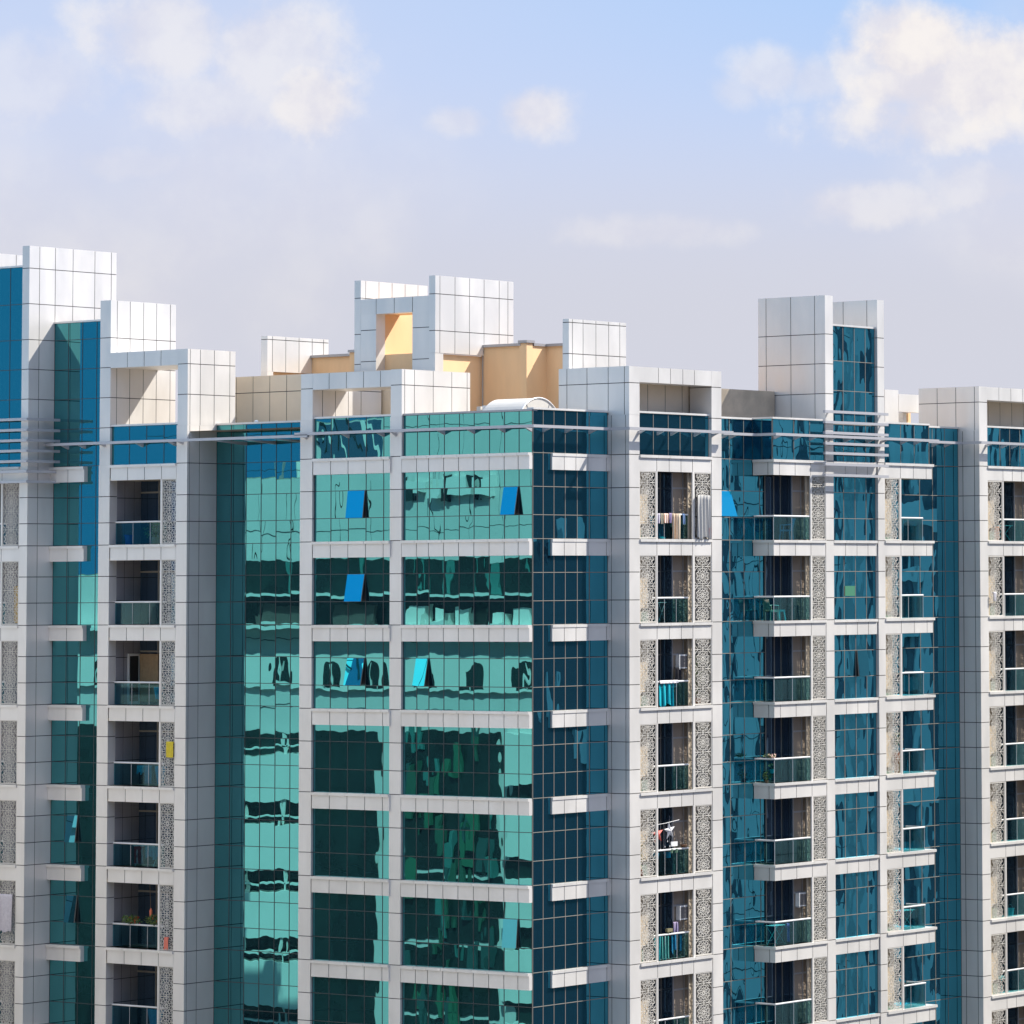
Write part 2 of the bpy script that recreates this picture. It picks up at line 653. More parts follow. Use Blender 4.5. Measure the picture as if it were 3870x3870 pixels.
def spandrel(ax, pos, ub, z, back, hgt=0.64, caps=None, ends=False, cap_out=0.06):
    """panelled box under a window with a projecting sill cap; top of the cap at z"""
    ub = sorted(ub)
    mb = MB()
    u0, u1 = ub[0], ub[-1]
    t = 0.014
    zt = z - 0.11
    if ax == 'X':
        mb.box(pos + t, back, u0, u1, z - hgt, zt, PANEL, skip='l')
    else:
        mb.box(u0, u1, pos + t, back, z - hgt, zt, PANEL, skip='f')
    skin(mb, ax, pos, ub, [z - hgt, zt], PANEL)
    o = mb.build('spandrel', B)
    c = MB()
    cc = sorted(caps or ub)
    for a, b in zip(cc, cc[1:]):
        g0, g1 = a + .006, b - .006
        if ax == 'X':
            c.box(pos - cap_out, back, g0, g1, zt + 0.001, z, PANEL)
        else:
            c.box(g0, g1, pos - cap_out, back, zt + 0.001, z, PANEL)
    if ax == 'X':
        c.box(pos - cap_out + .02, back - .01, cc[0] + .01, cc[-1] - .01, zt + 0.004, z - .006, JOINT)
    else:
        c.box(cc[0] + .01, cc[-1] - .01, pos - cap_out + .02, back - .01, zt + 0.004, z - .006, JOINT)
    c.build('sill_cap', o)
    return o


def storey_z(n, top=None):
    """joint heights of the glass of storey n"""
    return [-H * (n + 1), -H * n - F2, -H * n - F1, -H * n if top is None else top]


# ------------------------------------------------------------------ L (shaded, street) front: planes of constant x
P2a, P2b = 22.818, 23.46
P3a, P3b = 18.345, 18.96
P4a, P4b = 11.384, 12.05
P5a, P5b = 6.618, 7.23
FX = -0.12
TX = -1.45
T1y = 26.268

# far left tower: two fins with glass between, the near fin joined to a solid wall
pier('roof_fin_tower', TX, 3.5, T1y, T1y + 0.42, 0.0, 9.23, xb=[TX, TX + .57, TX + 1.45, 1.0, 2.25, 3.2, 3.5], label='tallest pale fin wall at the left end')
pier('pier', TX, 0.35, T1y + .002, T1y + 0.49, ZBOT, -0.002, xb=[TX, TX + .57, 0.35])
pier('roof_fin_tower', TX, 3.5, 30.3, 30.75, ZBOT, 9.23, xb=steps(TX, 3.5, 0.95))
window('X', TX + 0.12, [T1y + 0.42, 27.53, 28.43, 29.36, 30.3], [0.0, 1.56, 2.81, 4.06, 5.30, 6.80, 8.36], GLASS, name='tower_window')
coping('X', TX + 0.12, T1y + .425, 30.3, 8.36)

# W1 recess glass
w1u = [P2b, 23.75, 24.60, 25.43, T1y]
window('X', 0.0, w1u, [0.0, 1.56, 2.81, 4.06, 5.30, 6.02], GLASS, name='tower_window')
coping('X', 0.0, P2b, T1y, 6.02)
W1_OPEN = {4: True, 5: True}
for n in range(8):
    op = []
    if n in W1_OPEN:
        op = [(24.62, 25.22, -H * n - F1 + 0.03, -H * n - F2, math.radians(8))]
    window('X', 0.0, w1u, storey_z(n), GLASS, op)
for n in range(9):
    spandrel('X', -0.2, [24.24, 25.21, T1y - .005], -H * n - 0.02, 0.02)

# P2 | balcony column | P3
pier('roof_fin', FX, 3.62, P2a, P2b - .03, 0.0, 6.86, xb=[FX, 0.24, 0.98, 1.75, 2.5, 3.3, 3.62])
pier('pier', FX, 0.30, P2a + .002, P2b, ZBOT, -0.002)
pier('roof_fin', FX, 2.62, P3a, P3b - .05, 1.56, 4.67, xb=[FX, 0.02, 0.6, 1.4, 2.3, 2.62])
pier('pier', FX, 1.60, P3a + .002, P3b, ZBOT, 1.558, xb=[FX, 0.02, 0.58, 1.60])


def header(ax, x0, x1, y0, y1, z0, z1, u):
    mb = MB()
    t = 0.014
    if ax == 'X':
        mb.box(x0 + t, x1, y0, y1, z0, z1, PANEL, skip='l')
        skin(mb, 'X', x0, u, [z0, z1], PANEL)
    else:
        mb.box(x0, x1, y0 + t, y1, z0, z1, PANEL, skip='f')
        skin(mb, 'Y', y0, u, [z0, z1], PANEL)
    return mb.build('roof_beam', B)


header('X', FX + .003, 2.60, P3b - .048, P2a - .003, 4.03, 4.665, steps(P3b - .048, P2a - .003, 0.95))
window('X', 0.0, [P3b, 19.80, 20.80, 21.80, P2a], [0.0, 1.60], GLASS, name='parapet_window')
coping('X', 0.0, P3b + .001, P2a - .001, 1.60)

# W2 recess
W2X = 1.567
w2u = [11.75, 12.5, 13.32, 14.15, 14.98, 15.82, 16.66, 17.51, P3a + .002]
window('X', W2X, w2u, [0.0, 1.58], GLASS, name='parapet_window')
coping('X', W2X, 11.75, P3a + .004, 1.58)
for n in range(8):
    op = []
    if n == 0:
        op = [(12.53, 13.30, -F1 + .03, -F2, math.radians(11))]
    window('X', W2X, w2u, storey_z(n), GLASS, op)
mb = MB()
skin(mb, 'X', 4.0, steps(11.0, 20.6, 0.93), [1.3, 3.01, 3.70], TAN)
mb.box(4.012, 4.4, 11.0, 20.6, 1.3, 3.70, TAN, skip='l')
o = mb.build('roof_screen_wall', B); o['label'] = 'tan panelled screen wall behind the recessed glass'

# P4 | bay 2 | P5 | bay 3
pier('roof_fin', FX, 3.9, P4a, P4b - .03, 1.56, 3.41, xb=[FX, 0.45, 1.2, 1.95, 2.7, 3.9])
pier('pier', FX, 1.58, P4a + .002, P4b, ZBOT, 1.558, xb=[FX, 1.58])
pier('roof_fin', FX, 3.92, P5a, P5b - .03, 1.56, 3.43, xb=[FX, 0.05, 0.62, 1.72, 2.82, 3.74, 3.92])
pier('pier', FX, 0.10, P5a + .002, P5b, ZBOT, 1.558)
header('X', FX + .003, 1.85, P5b - .028, P4a - .003, 2.76, 3.405, [P5b - .028, 7.75, 8.65, 9.57, 10.5, P4a - .003])
b2u = [P5b, 7.666, 8.60, 9.539, 10.482, P4a]
b3u = [0.012, 0.676, 1.41, 2.175, 2.958, 3.717, 4.495, 5.27, 5.898, P5a]
window('X', 0.0, b2u, [0.0, 1.60], GLASS, name='parapet_window')
coping('X', 0.0, P5b + .001, P4a - .001, 1.60)
window('X', 0.0, b3u, [0.0, 1.60], GLASS, name='parapet_window')
coping('X', 0.0, 0.0, P5a - .001, 1.60, mt=GREYM)
SZ = lambda n: (-H * n - F1 + .0, -H * n - F2)
for n in range(8):
    op = []
    if n in (0, 1, 2):
        a = (math.radians(7), math.radians(11), math.radians(12))[n]
        op = [(8.62, 9.52, SZ(n)[0], SZ(n)[1], a)]
    window('X', 0.0, b2u, storey_z(n, -H * n - 0.60), GLASS, op)
    op = []
    if n == 0:
        op = [(0.69, 1.40, SZ(n)[0], SZ(n)[1], math.radians(11))]
    if n == 2:
        op = [(5.28, 5.89, SZ(n)[0], SZ(n)[1], math.radians(11.5))]
    if n == 5:
        op = [(0.69, 1.40, SZ(n)[0], SZ(n)[1], math.radians(5))]
    window('X', 0.0, b3u, storey_z(n, -H * n - 0.60), GLASS, op)
for n in range(9):
    spandrel('X', -0.19, [P5b - .06, 7.517, 8.451, 9.394, 10.332, P4a - .11], -H * n, 0.02, caps=[P5b - .06, 7.56, 8.50, 9.44, 10.38, P4a - .08])
    spandrel('X', -0.19, [0.0, 0.561, 1.266, 2.031, 2.806, 3.593, 4.363, 5.145, 5.773, P5a - .08], -H * n, 0.02,
             caps=[0.0, 0.60, 1.31, 2.07, 2.85, 3.63, 4.41, 5.19, 5.82, P5a - .05])

# ------------------------------------------------------------------ R (sunlit) front: planes of constant y
FY = -1.09
X6a, X6b = 4.52, 5.165
X7a, X7b = 9.744, 10.386
X9a, X9b = 17.431, 17.985
X10a, X10b = 21.157, 21.64
X11a, X11b = 28.70, 29.33
r1u = [0.012, 0.619, 1.26, 1.935, 2.655, 3.381, X6a]
window('Y', 0.0, r1u, [0.0, 1.66], GLASSR, name='parapet_window')
coping('Y', 0.0, 0.0, X6a - .001, 1.66)
for n in range(8):
    window('Y', 0.0, r1u, storey_z(n), GLASSR)
for n in range(9):
    spandrel('Y', -0.10, [1.05, 1.767, 2.467, 3.193, 4.322, X6a - .002], -H * n - .005, 0.0 - .013, cap_out=0.022)

pier('roof_fin', X6a, 5.165, FY, 2.50, 1.56, 3.46, yb=[FY, -0.85, -0.03, 1.05, 2.08, 2.50])
pier('pier', X6a + .002, X6b, FY + .002, 0.35, ZBOT, 1.558, yb=[FY + .002, -0.90, -0.18, 0.35])
pier('roof_fin', X6a + .004, 8.1, 1.98, 2.30, 3.462, 5.44, xb=[X6a + .004, 4.75, 5.4, 6.2, 7.0, 7.7, 8.1])
pier('pier', X7a, X7b, FY, 0.02, ZBOT, 3.46)
header('Y', X6b + .002, X7a - .002, FY + .003, -0.2, 2.85, 3.455, [X6b + .002, 6.35, 7.12, 7.9, 8.65, X7a - .002])
mb = MB()
skin(mb, 'Y', 0.1, [5.2, 6.05, 7.15, 8.26, 9.35, 10.38], [1.4, 3.0], TAN)
mb.box(5.2, 10.38, 0.112, 0.4, 1.4, 3.0, TAN, skip='f')
mb.box(5.17, 10.38, -0.199, 0.5, 2.99, 3.40, PANEL)
o = mb.build('roof_screen_wall', B); o['label'] = 'shaded tan panelled wall inside the roof frame'
window('Y', -0.93, [X6b, 6.21, 7.15, 7.9, 8.65, X7a], [0.0, 1.65], GLASSR, name='parapet_window')
coping('Y', -0.93, X6b + .001, X7a - .001, 1.65)

# glass C and D, in the same plane as the corner
cu = [X7b, 11.05, 11.746, 12.30, 13.248, 14.31, 15.2]
window('Y', 0.0, [X7b, 11.05, 11.746, 12.30, 13.248, 13.86], [0.0, 1.64], GLASSR, name='parapet_window')
coping('Y', 0.0, X7b + .001, 13.86, 1.64)
for n in range(8):
    op = []
    if n == 0:
        op = [(11.07, 12.29, -F1, -F2, math.radians(19))]
    window('Y', 0.0, cu, storey_z(n), GLASSR, op)
B3L = 13.85
window('Y', FY + .06, [B3L, 15.3, 16.4, X9a], [0.0, 1.66], GLASSR, name='parapet_window')
coping('Y', FY + .06, B3L - .04, X9a - .001, 1.66)
window('X', B3L, [FY + .06, -0.5, 0.0], [0.0, 1.66], GLASSR, name='parapet_window')
coping('X', B3L, FY + .32, -0.01, 1.66)

# T4 tower
pier('roof_fin_tower', X9a, X9b, FY, 2.42, 1.4, 6.92, yb=[FY, -0.55, 0.7, 2.0, 2.42], label='pale fin wall on the left of the right-hand roof tower')
pier('pier', X9a + .002, X9b, FY + .002, 0.4, ZBOT, 1.398)
pier('roof_fin_tower', X10a, X10b, FY, 2.42, 1.4, 6.92, yb=[FY, -0.55, 0.7, 2.0, 2.42], label='pale fin wall on the right of the right-hand roof tower')
pier('pier', X10a + .002, X10b, FY + .002, 0.4, ZBOT, 1.398)
t4u = [X9b, 18.88, 19.69, 20.474, X10a]
T4Y = FY + .15
window('Y', T4Y, t4u, [0.0, 1.56, 2.97, 4.22, 5.68], GLASSR, name='tower_window')
coping('Y', T4Y, X9b + .001, X10a - .001, 5.68)
for n in range(8):
    op = []
    if n == 2:
        op = [(19.72, 20.45, -H * n - F1, -H * n - F2, math.radians(5))]
    window('Y', T4Y, t4u, storey_z(n, -H * n - .6), GLASSR, op)
for n in range(9):
    spandrel('Y', FY + .05, [X9b + .002, 18.88, 19.69, 20.474, X10a - .05], -H * n + .0, T4Y + .03)

# D wing
window('Y', FY + .06, [X10b, 22.9, 23.9, 25.0], [0.0, 1.68], GLASSR, name='parapet_window')
coping('Y', FY + .06, X10b + .001, 25.0, 1.68)
du = [22.0, 22.9, 24.31, 25.74, 26.72, 27.66, X11a]
window('Y', 0.0, du[2:], [0.0, 1.66], GLASSR, name='parapet_window')
coping('Y', 0.0, 25.0, X11a - .002, 1.66)
for n in range(8):
    window('Y', 0.0, du, storey_z(n), GLASSR)

pier('roof_fin', X11a, X11b, FY - .05, 2.10, 1.56, 3.50, yb=[FY - .05, -0.9, 0.1, 1.1, 2.1])
pier('pier', X11a + .002, X11b, FY - .048, 0.35, ZBOT, 1.558, yb=[FY - .048, -0.87, -0.25, 0.35])
header('Y', X11b + .002, 35.0, FY - .045, -0.2, 2.92, 3.495, steps(X11b, 35.0, 0.9))
mb = MB()
skin(mb, 'Y', 0.1, steps(29.35, 35, 1.0), [1.4, 3.05], TAN)
mb.box(29.35, 35, 0.112, 0.4, 1.4, 3.05, TAN, skip='f')
mb.box(29.35, 35, -0.199, 0.5, 3.04, 3.45, PANEL)
o = mb.build('roof_screen_wall', B); o['label'] = 'shaded tan panelled wall inside the right-hand roof frame'
window('Y', FY + .1, [X11b, 30.52, 31.3, 32.1, 33.0, 35.0], [0.0, 1.72], GLASSR, name='parapet_window')
coping('Y', FY + .1, X11b + .001, 35.0, 1.72)
pier('pier', 34.4, 35.0, FY - .04, 0.35, ZBOT, -0.1)

# ------------------------------------------------------------------ lattice screens
LATMESH = {}


def lattice_mesh(w, h, key):
    if key in LATMESH:
        return LATMESH[key]
    mb = MB()
    bw, bd = 0.024, 0.02
    u1, v1 = w - 0.03, h - 0.03
    th = 0.77

    def clip(a, b):
        # Liang-Barsky to the frame
        (x0, y0), (x1, y1) = a, b
        t0, t1 = 0.0, 1.0
        for p, q in ((x0 - x1, x0 - 0.02), (x1 - x0, u1 - x0), (y0 - y1, y0 - 0.02), (y1 - y0, v1 - y0)):
            if abs(p) < 1e-9:
                if q < 0:
                    return None
                continue
            r = q / p
            if p < 0:
                t0 = max(t0, r)
            else:
                t1 = min(t1, r)
        if t0 >= t1:
            return None
        return (x0 + (x1 - x0) * t0, y0 + (y1 - y0) * t0), (x0 + (x1 - x0) * t1, y0 + (y1 - y0) * t1)

    def seg(a, b, wd=bw):
        c = clip(a, b)
        if c is None:
            return
        (xa, ya), (xb, yb) = c
        mb.bar((xa, 0, ya), (xb, 0, yb), wd, bd, LATT)
    rows = int(h / th) + 3
    for i in range(-1, rows):
        cz = h - 0.06 - i * th
        cx = w / 2

        def p(r, k, s=1.0):
            a = 2 * PI * k / 12
            return (cx + r * s * math.sin(a), cz + r * math.cos(a))
        for k in range(12):
            seg(p(.05, k), p(.05, k + 1), .022)
            seg(p(.06, k + .5), p(.175, k + .5), .024)
            seg(p(.175, k + .5), p(.245, k), .024)
            seg(p(.175, k + .5), p(.245, k + 1), .024)
            seg(p(.245, k), p(.33, k), .022)
            seg(p(.33, k), p(.30, k + .5), .022)
            seg(p(.30, k + .5), p(.33, k + 1), .022)
            seg(p(.33, k), p(.42, k + .5), .022)
            seg(p(.33, k + 1), p(.42, k + .5), .022)
        for sx in (-1, 1):
            X = cx + sx * w * 0.5
            for dz in (-th * .5, th * .5):
                seg((cx + sx * .30, cz + dz * .98), (X, cz + dz * .45), .022)
                seg((cx + sx * .12, cz + dz), (cx + sx * .20, cz + dz * .66), .022)
        seg((0, cz - th / 2), (w, cz - th / 2), .028)
    fwid = 0.045
    mb.bar((fwid / 2, -.003, 0), (fwid / 2, -.003, h), fwid, .045, LATT)
    mb.bar((w - fwid / 2, -.003, 0), (w - fwid / 2, -.003, h), fwid, .045, LATT)
    mb.bar((fwid, -.003, fwid / 2), (w - fwid, -.003, fwid / 2), fwid, .045, LATT)
    mb.bar((fwid, -.003, h - fwid / 2), (w - fwid, -.003, h - fwid / 2), fwid, .045, LATT)
    me = D.meshes.new('lattice_screen')
    me.from_pydata(mb.v, [], mb.f)
    me.materials.append(LATT)
    LATMESH[key] = me
    return me


def lattice(parent, ax, pos, u0, u1, z0, z1):
    w, h = u1 - u0, z1 - z0
    me = lattice_mesh(w, h, (round(w, 2), round(h, 2)))
    o = D.objects.new('lattice_screen', me)
    COL.objects.link(o)
    if ax == 'Y':
        mw = Matrix.Translation((u0, pos, z0))
    else:
        mw = Matrix.Translation((pos, u1, z0)) @ Matrix.Rotation(-PI / 2, 4, 'Z')
    o.parent = parent
    o.matrix_parent_inverse = parent.matrix_world.inverted()
    o.matrix_world = mw
    return o


def railing(parent, pts, ztop, zbot, posts=(), gm=None):
    """glass balustrade along a plan polyline, round handrail on top"""
    g = MB()
    for (a, b) in zip(pts, pts[1:]):
        g.bar((a[0], a[1], (ztop + zbot) / 2), (b[0], b[1], (ztop + zbot) / 2), ztop - zbot - 0.06, 0.012, gm or RGLASS, nrm=(b[1] - a[1], a[0] - b[0], 0))
    o = g.build('railing_glass', parent)
    h = MB()
    h.tube([(p[0], p[1], ztop) for p in pts], 0.038, WHITEM)
    for p in posts:
        h.box(p[0] - .009, p[0] + .009, p[1] - .009, p[1] + .009, zbot, ztop, RAILM)
    h.build('handrail', parent)
    return o


# ------------------------------------------------------------------ balconies
def balcony_L(n):
    zf, zc = -H * (n + 1), -H * n - 0.64
    mb = MB()
    # side wall (faces right), floor, ceiling, lining behind the screen
    skin(mb, 'Y', P2a - .004, [0.30, 0.75, 1.28, 1.70], [zf, zf + 1.0, zf + 1.95, zc], CLAD_SHADE)
    mb.box(0.30, 1.70, P2a + .012, P2a + .1, zf, zc, CLAD_SHADE, skip='f')
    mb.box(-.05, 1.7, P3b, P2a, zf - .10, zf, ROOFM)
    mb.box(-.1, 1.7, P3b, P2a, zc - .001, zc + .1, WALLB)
    mb.box(0.1, 1.7, P3b, P3b + .05, zf, zc, CLAD_SHADE)
    b = mb.build('balcony', B)
    d = MB()
    d.box(1.66, 1.72, P3b + .05, P2a - .01, zf, zc, DOORG)
    for y in (19.3, 20.5, 21.7):
        d.box(1.63, 1.655, y, y + .06, zf, zc, FRAME)
    d.box(1.632, 1.655, P3b + .05, P2a - .02, zf + 2.15, zf + 2.22, FRAME)
    d.build('balcony_door', b)
    fr = MB()
    fr.box(FX + .01, FX + .07, 19.80, 19.875, zf, zc, PANEL)
    fr.build('screen_post', b)
    lattice(b, 'X', FX + .045, 18.962, 19.80, zf + .02, zc + .005)
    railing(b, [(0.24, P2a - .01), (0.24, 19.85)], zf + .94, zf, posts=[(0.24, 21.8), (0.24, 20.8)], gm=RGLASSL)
    return b


BL = []
for n in range(8):
    BL.append(balcony_L(n))
for n in range(9):
    spandrel('X', -0.135, [P3b, 19.80, 20.78, 21.76, P2a - .08], -H * n, 1.0, caps=[P3b + .003, 19.80, 20.82, 21.80, P2a - .03])


def balcony_far(n):
    zf, zc = -H * (n + 1), -H * n - 0.64
    mb = MB()
    mb.box(TX + .2, 0.3, T1y + .5, 30.3, zf - .1, zf, ROOFM)
    mb.box(TX + .2, 0.3, T1y + .5, 30.3, zc, zc + .1, WALLB)
    mb.box(0.2, 0.3, T1y + .5, 30.3, zf, zc - .002, CLAD_SHADE)
    b = mb.build('balcony', B)
    lattice(b, 'X', TX + .04, T1y + .495, 27.80, zf + .02, zc + .005)
    fr = MB(); fr.box(TX + .01, TX + .07, 27.80, 27.87, zf, zc, PANEL); fr.build('screen_post', b)
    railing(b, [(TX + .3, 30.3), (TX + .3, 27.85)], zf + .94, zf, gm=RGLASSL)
    return b


for n in range(8):
    balcony_far(n)
for n in range(9):
    spandrel('X', TX + .003, [T1y + .49, 27.82, 28.8, 29.8, 30.3], -H * n, TX + .6, caps=[T1y + .49, 27.84, 28.8, 29.8, 30.3], cap_out=.05)


def balcony_R(n, xl0, xl1, xo0, xo1, xr0, xr1, fy=FY, kind='B2'):
    """left screen, opening, right screen on the sunlit front"""
    zf, zc = -H * (n + 1), -H * n - 0.64
    mb = MB()
    back = 0.0
    x1 = xr1 if xr1 else xo1
    mb.box(xl0, x1, fy + .06, back, zf - .10, zf, ROOFM)
    mb.box(xl0, x1, fy + .06, back, zc, zc + .1, WALLB)
    mb.box(xl0, x1, back, back + .08, zf, zc, DOORG if False else CLAD_SHADE)
    mb.box(xl0 + .01, xl1 + .06, fy + .50, fy + .58, zf, zc - .001, WALLB)       # wall behind the left screen
    xd = xo1 - .72                                                              # curtained panel nearer the front
    if xr1:
        mb.box(xd, xd + .05, fy + .55, back, zf, zc - .001, DOORG)
    b = mb.build('balcony', B)
    d = MB()
    d.box(xl1 + .06, xd - .002, back - .03, back - .004, zf, zc - .002, DOORG)
    for x in (xl1 + .1, (xl1 + xd) / 2, xd - .07):
        d.box(x, x + .05, back - .05, back - .032, zf, zc - .004, FRAME)
    d.box(xl1 + .06, xd - .003, back - .048, back - .033, zf + 2.0, zf + 2.06, FRAME)
    d.build('balcony_door', b)
    if xr1:
        c = MB()
        c.box(xd + .05, xo1 + .35, fy + .55, fy + .60, zf, zc - .002, CURT)
        for x in (xd + .05, xo1 + .02, xo1 + .30):
            c.box(x, x + .055, fy + .53, fy + .549, zf, zc - .003, GREYM)
        c.box(xd + .105, xo1 + .30, fy + .531, fy + .549, zf + 2.0, zf + 2.07, GREYM)
        c.box(xo1 - .03, xo1 + .22, fy + .22, fy + .26, zf, zc - .004, WALLB)
        c.build('curtained_window', b)
        fr = MB()
        fr.box(xo1 + .0, xr0, fy + .008, fy + .07, zf, zc, PANEL)
        fr.box(xl1, xo0, fy + .008, fy + .07, zf, zc, PANEL)
        fr.build('screen_post', b)
        lattice(b, 'Y', fy + .045, xl0 + .003, xl1, zf + .02, zc + .005)
        lattice(b, 'Y', fy + .045, xr0, xr1 - .003, zf + .02, zc + .005)
    return b


BR = {}
for n in range(8):
    zf = -H * (n + 1)
    b = balcony_R(n, X6b, 6.215, 6.29, 8.51, 8.62, X7a)
    railing(b, [(6.22, FY + .25), (8.50, FY + .25)], zf + .98, zf, posts=[(7.0, FY + .25), (7.75, FY + .25)])
    BR[('B2', n)] = b
for n in range(9):
    spandrel('Y', FY + .012, [X6b + .002, 6.25, 7.03, 7.78, 8.52, X7a - .03], -H * n, -0.1, caps=[X6b + .002, 6.29, 7.06, 7.81, 8.56, X7a - .003])

for n in range(8):
    zf, zc = -H * (n + 1), -H * n - 0.64
    mb = MB()
    xd = 15.72
    mb.box(B3L + .1, X9a, FY + .06, -.02, zf - .10, zf, ROOFM)
    mb.box(B3L + .05, X9a, FY + .06, -.02, zc, zc + .1, WALLB)
    mb.box(15.2, X9a, 0.0, .08, zf, zc, CLAD_SHADE)
    mb.box(xd, xd + .05, FY + .55, -.001, zf, zc - .001, DOORG)
    b = mb.build('balcony', B)
    d = MB()
    d.box(14.6, xd - .002, -.035, -.015, zf, zc - .002, DOORG)
    for x in (14.6, 15.2, xd - .07):
        d.box(x, x + .05, -.055, -.037, zf, zc - .004, FRAME)
    d.build('balcony_door', b)
    c = MB()
    c.box(xd + .05, 16.75, FY + .55, FY + .60, zf, zc - .002, CURT)
    for x in (xd + .05, 16.38, 16.66):
        c.box(x, x + .055, FY + .53, FY + .549, zf, zc - .003, GREYM)
    c.box(xd + .105, 16.66, FY + .531, FY + .549, zf + 2.0, zf + 2.07, GREYM)
    c.box(16.32, 16.55, FY + .22, FY + .26, zf, zc - .004, WALLB)
    c.build('curtained_window', b)
    fr = MB(); fr.box(16.37, 16.465, FY + .008, FY + .07, zf, zc, PANEL); fr.build('screen_post', b)
    lattice(b, 'Y', FY + .045, 16.465, X9a - .003, zf + .02, zc + .005)
    railing(b, [(B3L + .06, -.03), (B3L + .06, FY + .07), (16.36, FY + .07)], zf + .98, zf, posts=[(B3L + .06, FY + .07), (15.15, FY + .07), (B3L + .06, -.05)])
    BR[('B3', n)] = b
for n in range(9):
    mb = MB()
    z = -H * n
    t = .014
    mb.box(B3L + t, X9a - .03, FY + .012 + t, -.015, z - .64, z - .11, PANEL, skip='lf')
    skin(mb, 'Y', FY + .012, [B3L, 14.26, 15.33, 16.40, X9a - .03], [z - .64, z - .11], PANEL)
    skin(mb, 'X', B3L, [FY + .02, FY + .30, -.02], [z - .64, z - .11], PANEL)
    o = mb.build('spandrel', B)
    c = MB()
    for a, e in zip([B3L - .05, 14.33, 15.40, 16.45], [14.33, 15.40, 16.45, X9a - .002]):
        c.box(a + .004, e - .004, FY - .045, -.02, z - .109, z, PANEL)
    c.build('sill_cap', o)

for n in range(8):
    zf, zc = -H * (n + 1), -H * n - 0.64
    mb = MB()
    mb.box(X10b, 25.1, FY + .06, -.02, zf - .10, zf, ROOFM)
    mb.box(X10b, 25.1, FY + .06, -.02, zc, zc + .1, WALLB)
    mb.box(X10b + .01, 22.82, FY + .50, FY + .58, zf, zc - .001, WALLB)
    b = mb.build('balcony', B)
    fr = MB(); fr.box(22.762, 22.86, FY + .008, FY + .07, zf, zc, PANEL); fr.build('screen_post', b)
    lattice(b, 'Y', FY + .045, X10b + .003, 22.762, zf + .02, zc + .005)
    railing(b, [(22.87, FY + .09), (24.53, FY + .09), (24.53, -.03)], zf + .98, zf, posts=[(24.53, FY + .09), (23.45, FY + .09)])
    BR[('B4', n)] = b
for n in range(9):
    mb = MB()
    z = -H * n + .01
    t = .014
    mb.box(X10b + .002, 25.155, FY + .012 + t, -.015, z - .64, z - .11, PANEL, skip='f')
    skin(mb, 'Y', FY + .012, [X10b + .002, 22.82, 23.77, 24.72, 25.155], [z - .64, z - .11], PANEL)
    o = mb.build('spandrel', B)
    c = MB()
    for a, e in zip([X10b + .002, 22.88, 23.82, 24.77], [22.88, 23.82, 24.77, 25.25]):
        c.box(a + .004, e - .004, FY - .045, -.02, z - .109, z, PANEL)
    c.build('sill_cap', o)

for n in range(8):
    zf = -H * (n + 1)
    b = balcony_R(n, X11b, 30.52, 30.60, 32.86, 32.96, 34.0, fy=FY - .05)
    railing(b, [(30.53, FY + .2), (32.85, FY + .2)], zf + .98, zf, posts=[(31.0, FY + .2), (31.8, FY + .2)])
    BR[('B5', n)] = b
for n in range(9):
    spandrel('Y', FY - .036, [X11b + .002, 30.56, 31.3, 32.05, 32.85, 34.4], -H * n + .02, -0.1, caps=[X11b + .002, 30.6, 31.34, 32.1, 32.9, 34.4])

# ------------------------------------------------------------------ cornice rails, louvres
def ribbon(mb, pts, dep, z0, z1, mt):
    """flat blade along a plan polyline; pts is the street side edge, dep towards the wall (left of travel)"""
    n = len(pts)
    P = [Vector((p[0], p[1], 0)) for p in pts]
    inn = []
    for i in range(n):
        ds = []
        if i > 0: ds.append((P[i] - P[i - 1]).normalized())
        if i < n - 1: ds.append((P[i + 1] - P[i]).normalized())
        ns_ = [Vector((-d.y, d.x, 0)) for d in ds]
        if len(ns_) == 2:
            a = ns_[0] + ns_[1]
            a = a / max(0.2, a.dot(ns_[0]))
        else:
            a = ns_[0]
        inn.append(P[i] + a * dep)
    for i in range(n - 1):
        a, b, c, d = P[i], P[i + 1], inn[i + 1], inn[i]
        lo = [(v.x, v.y, z0) for v in (a, b, c, d)]
        hi = [(v.x, v.y, z1) for v in (a, b, c, d)]
        mb.face(hi, mt); mb.face(lo[::-1], mt)
        mb.face([lo[0], lo[1], hi[1], hi[0]], mt)
        mb.face([lo[2], lo[3], hi[3], hi[2]], mt)
        if i == 0: mb.face([lo[3], lo[0], hi[0], hi[3]], mt)
        if i == n - 2: mb.face([lo[1], lo[2], hi[2], hi[1]], mt)


def bracket(mb, ax, u, wall, tip, z, hh=0.15):
    t = .045
    if ax == 'X':
        a = [(tip, u - t, z), (wall, u - t, z), (wall, u - t, z - hh)]
        b = [(p[0], u + t, p[2]) for p in a]
    else:
        a = [(u - t, tip, z), (u - t, wall, z), (u - t, wall, z - hh)]
        b = [(u + t, p[1], p[2]) for p in a]
    mb.face(a, RAILM); mb.face(b[::-1], RAILM)
    for i in range(3):
        j = (i + 1) % 3
        mb.face([a[i], a[j], b[j], b[i]], RAILM)


def rail(pts, z0, z1, br):
    mb = MB(); ribbon(mb, pts, 0.13, z0, z1, RAILM)
    o = mb.build('cornice_rail', B)
    for (ax, u, wall, tip) in br:
        k = MB(); bracket(k, ax, u, wall, tip, z0 - .002)
        k.build('bracket', o)
    return o


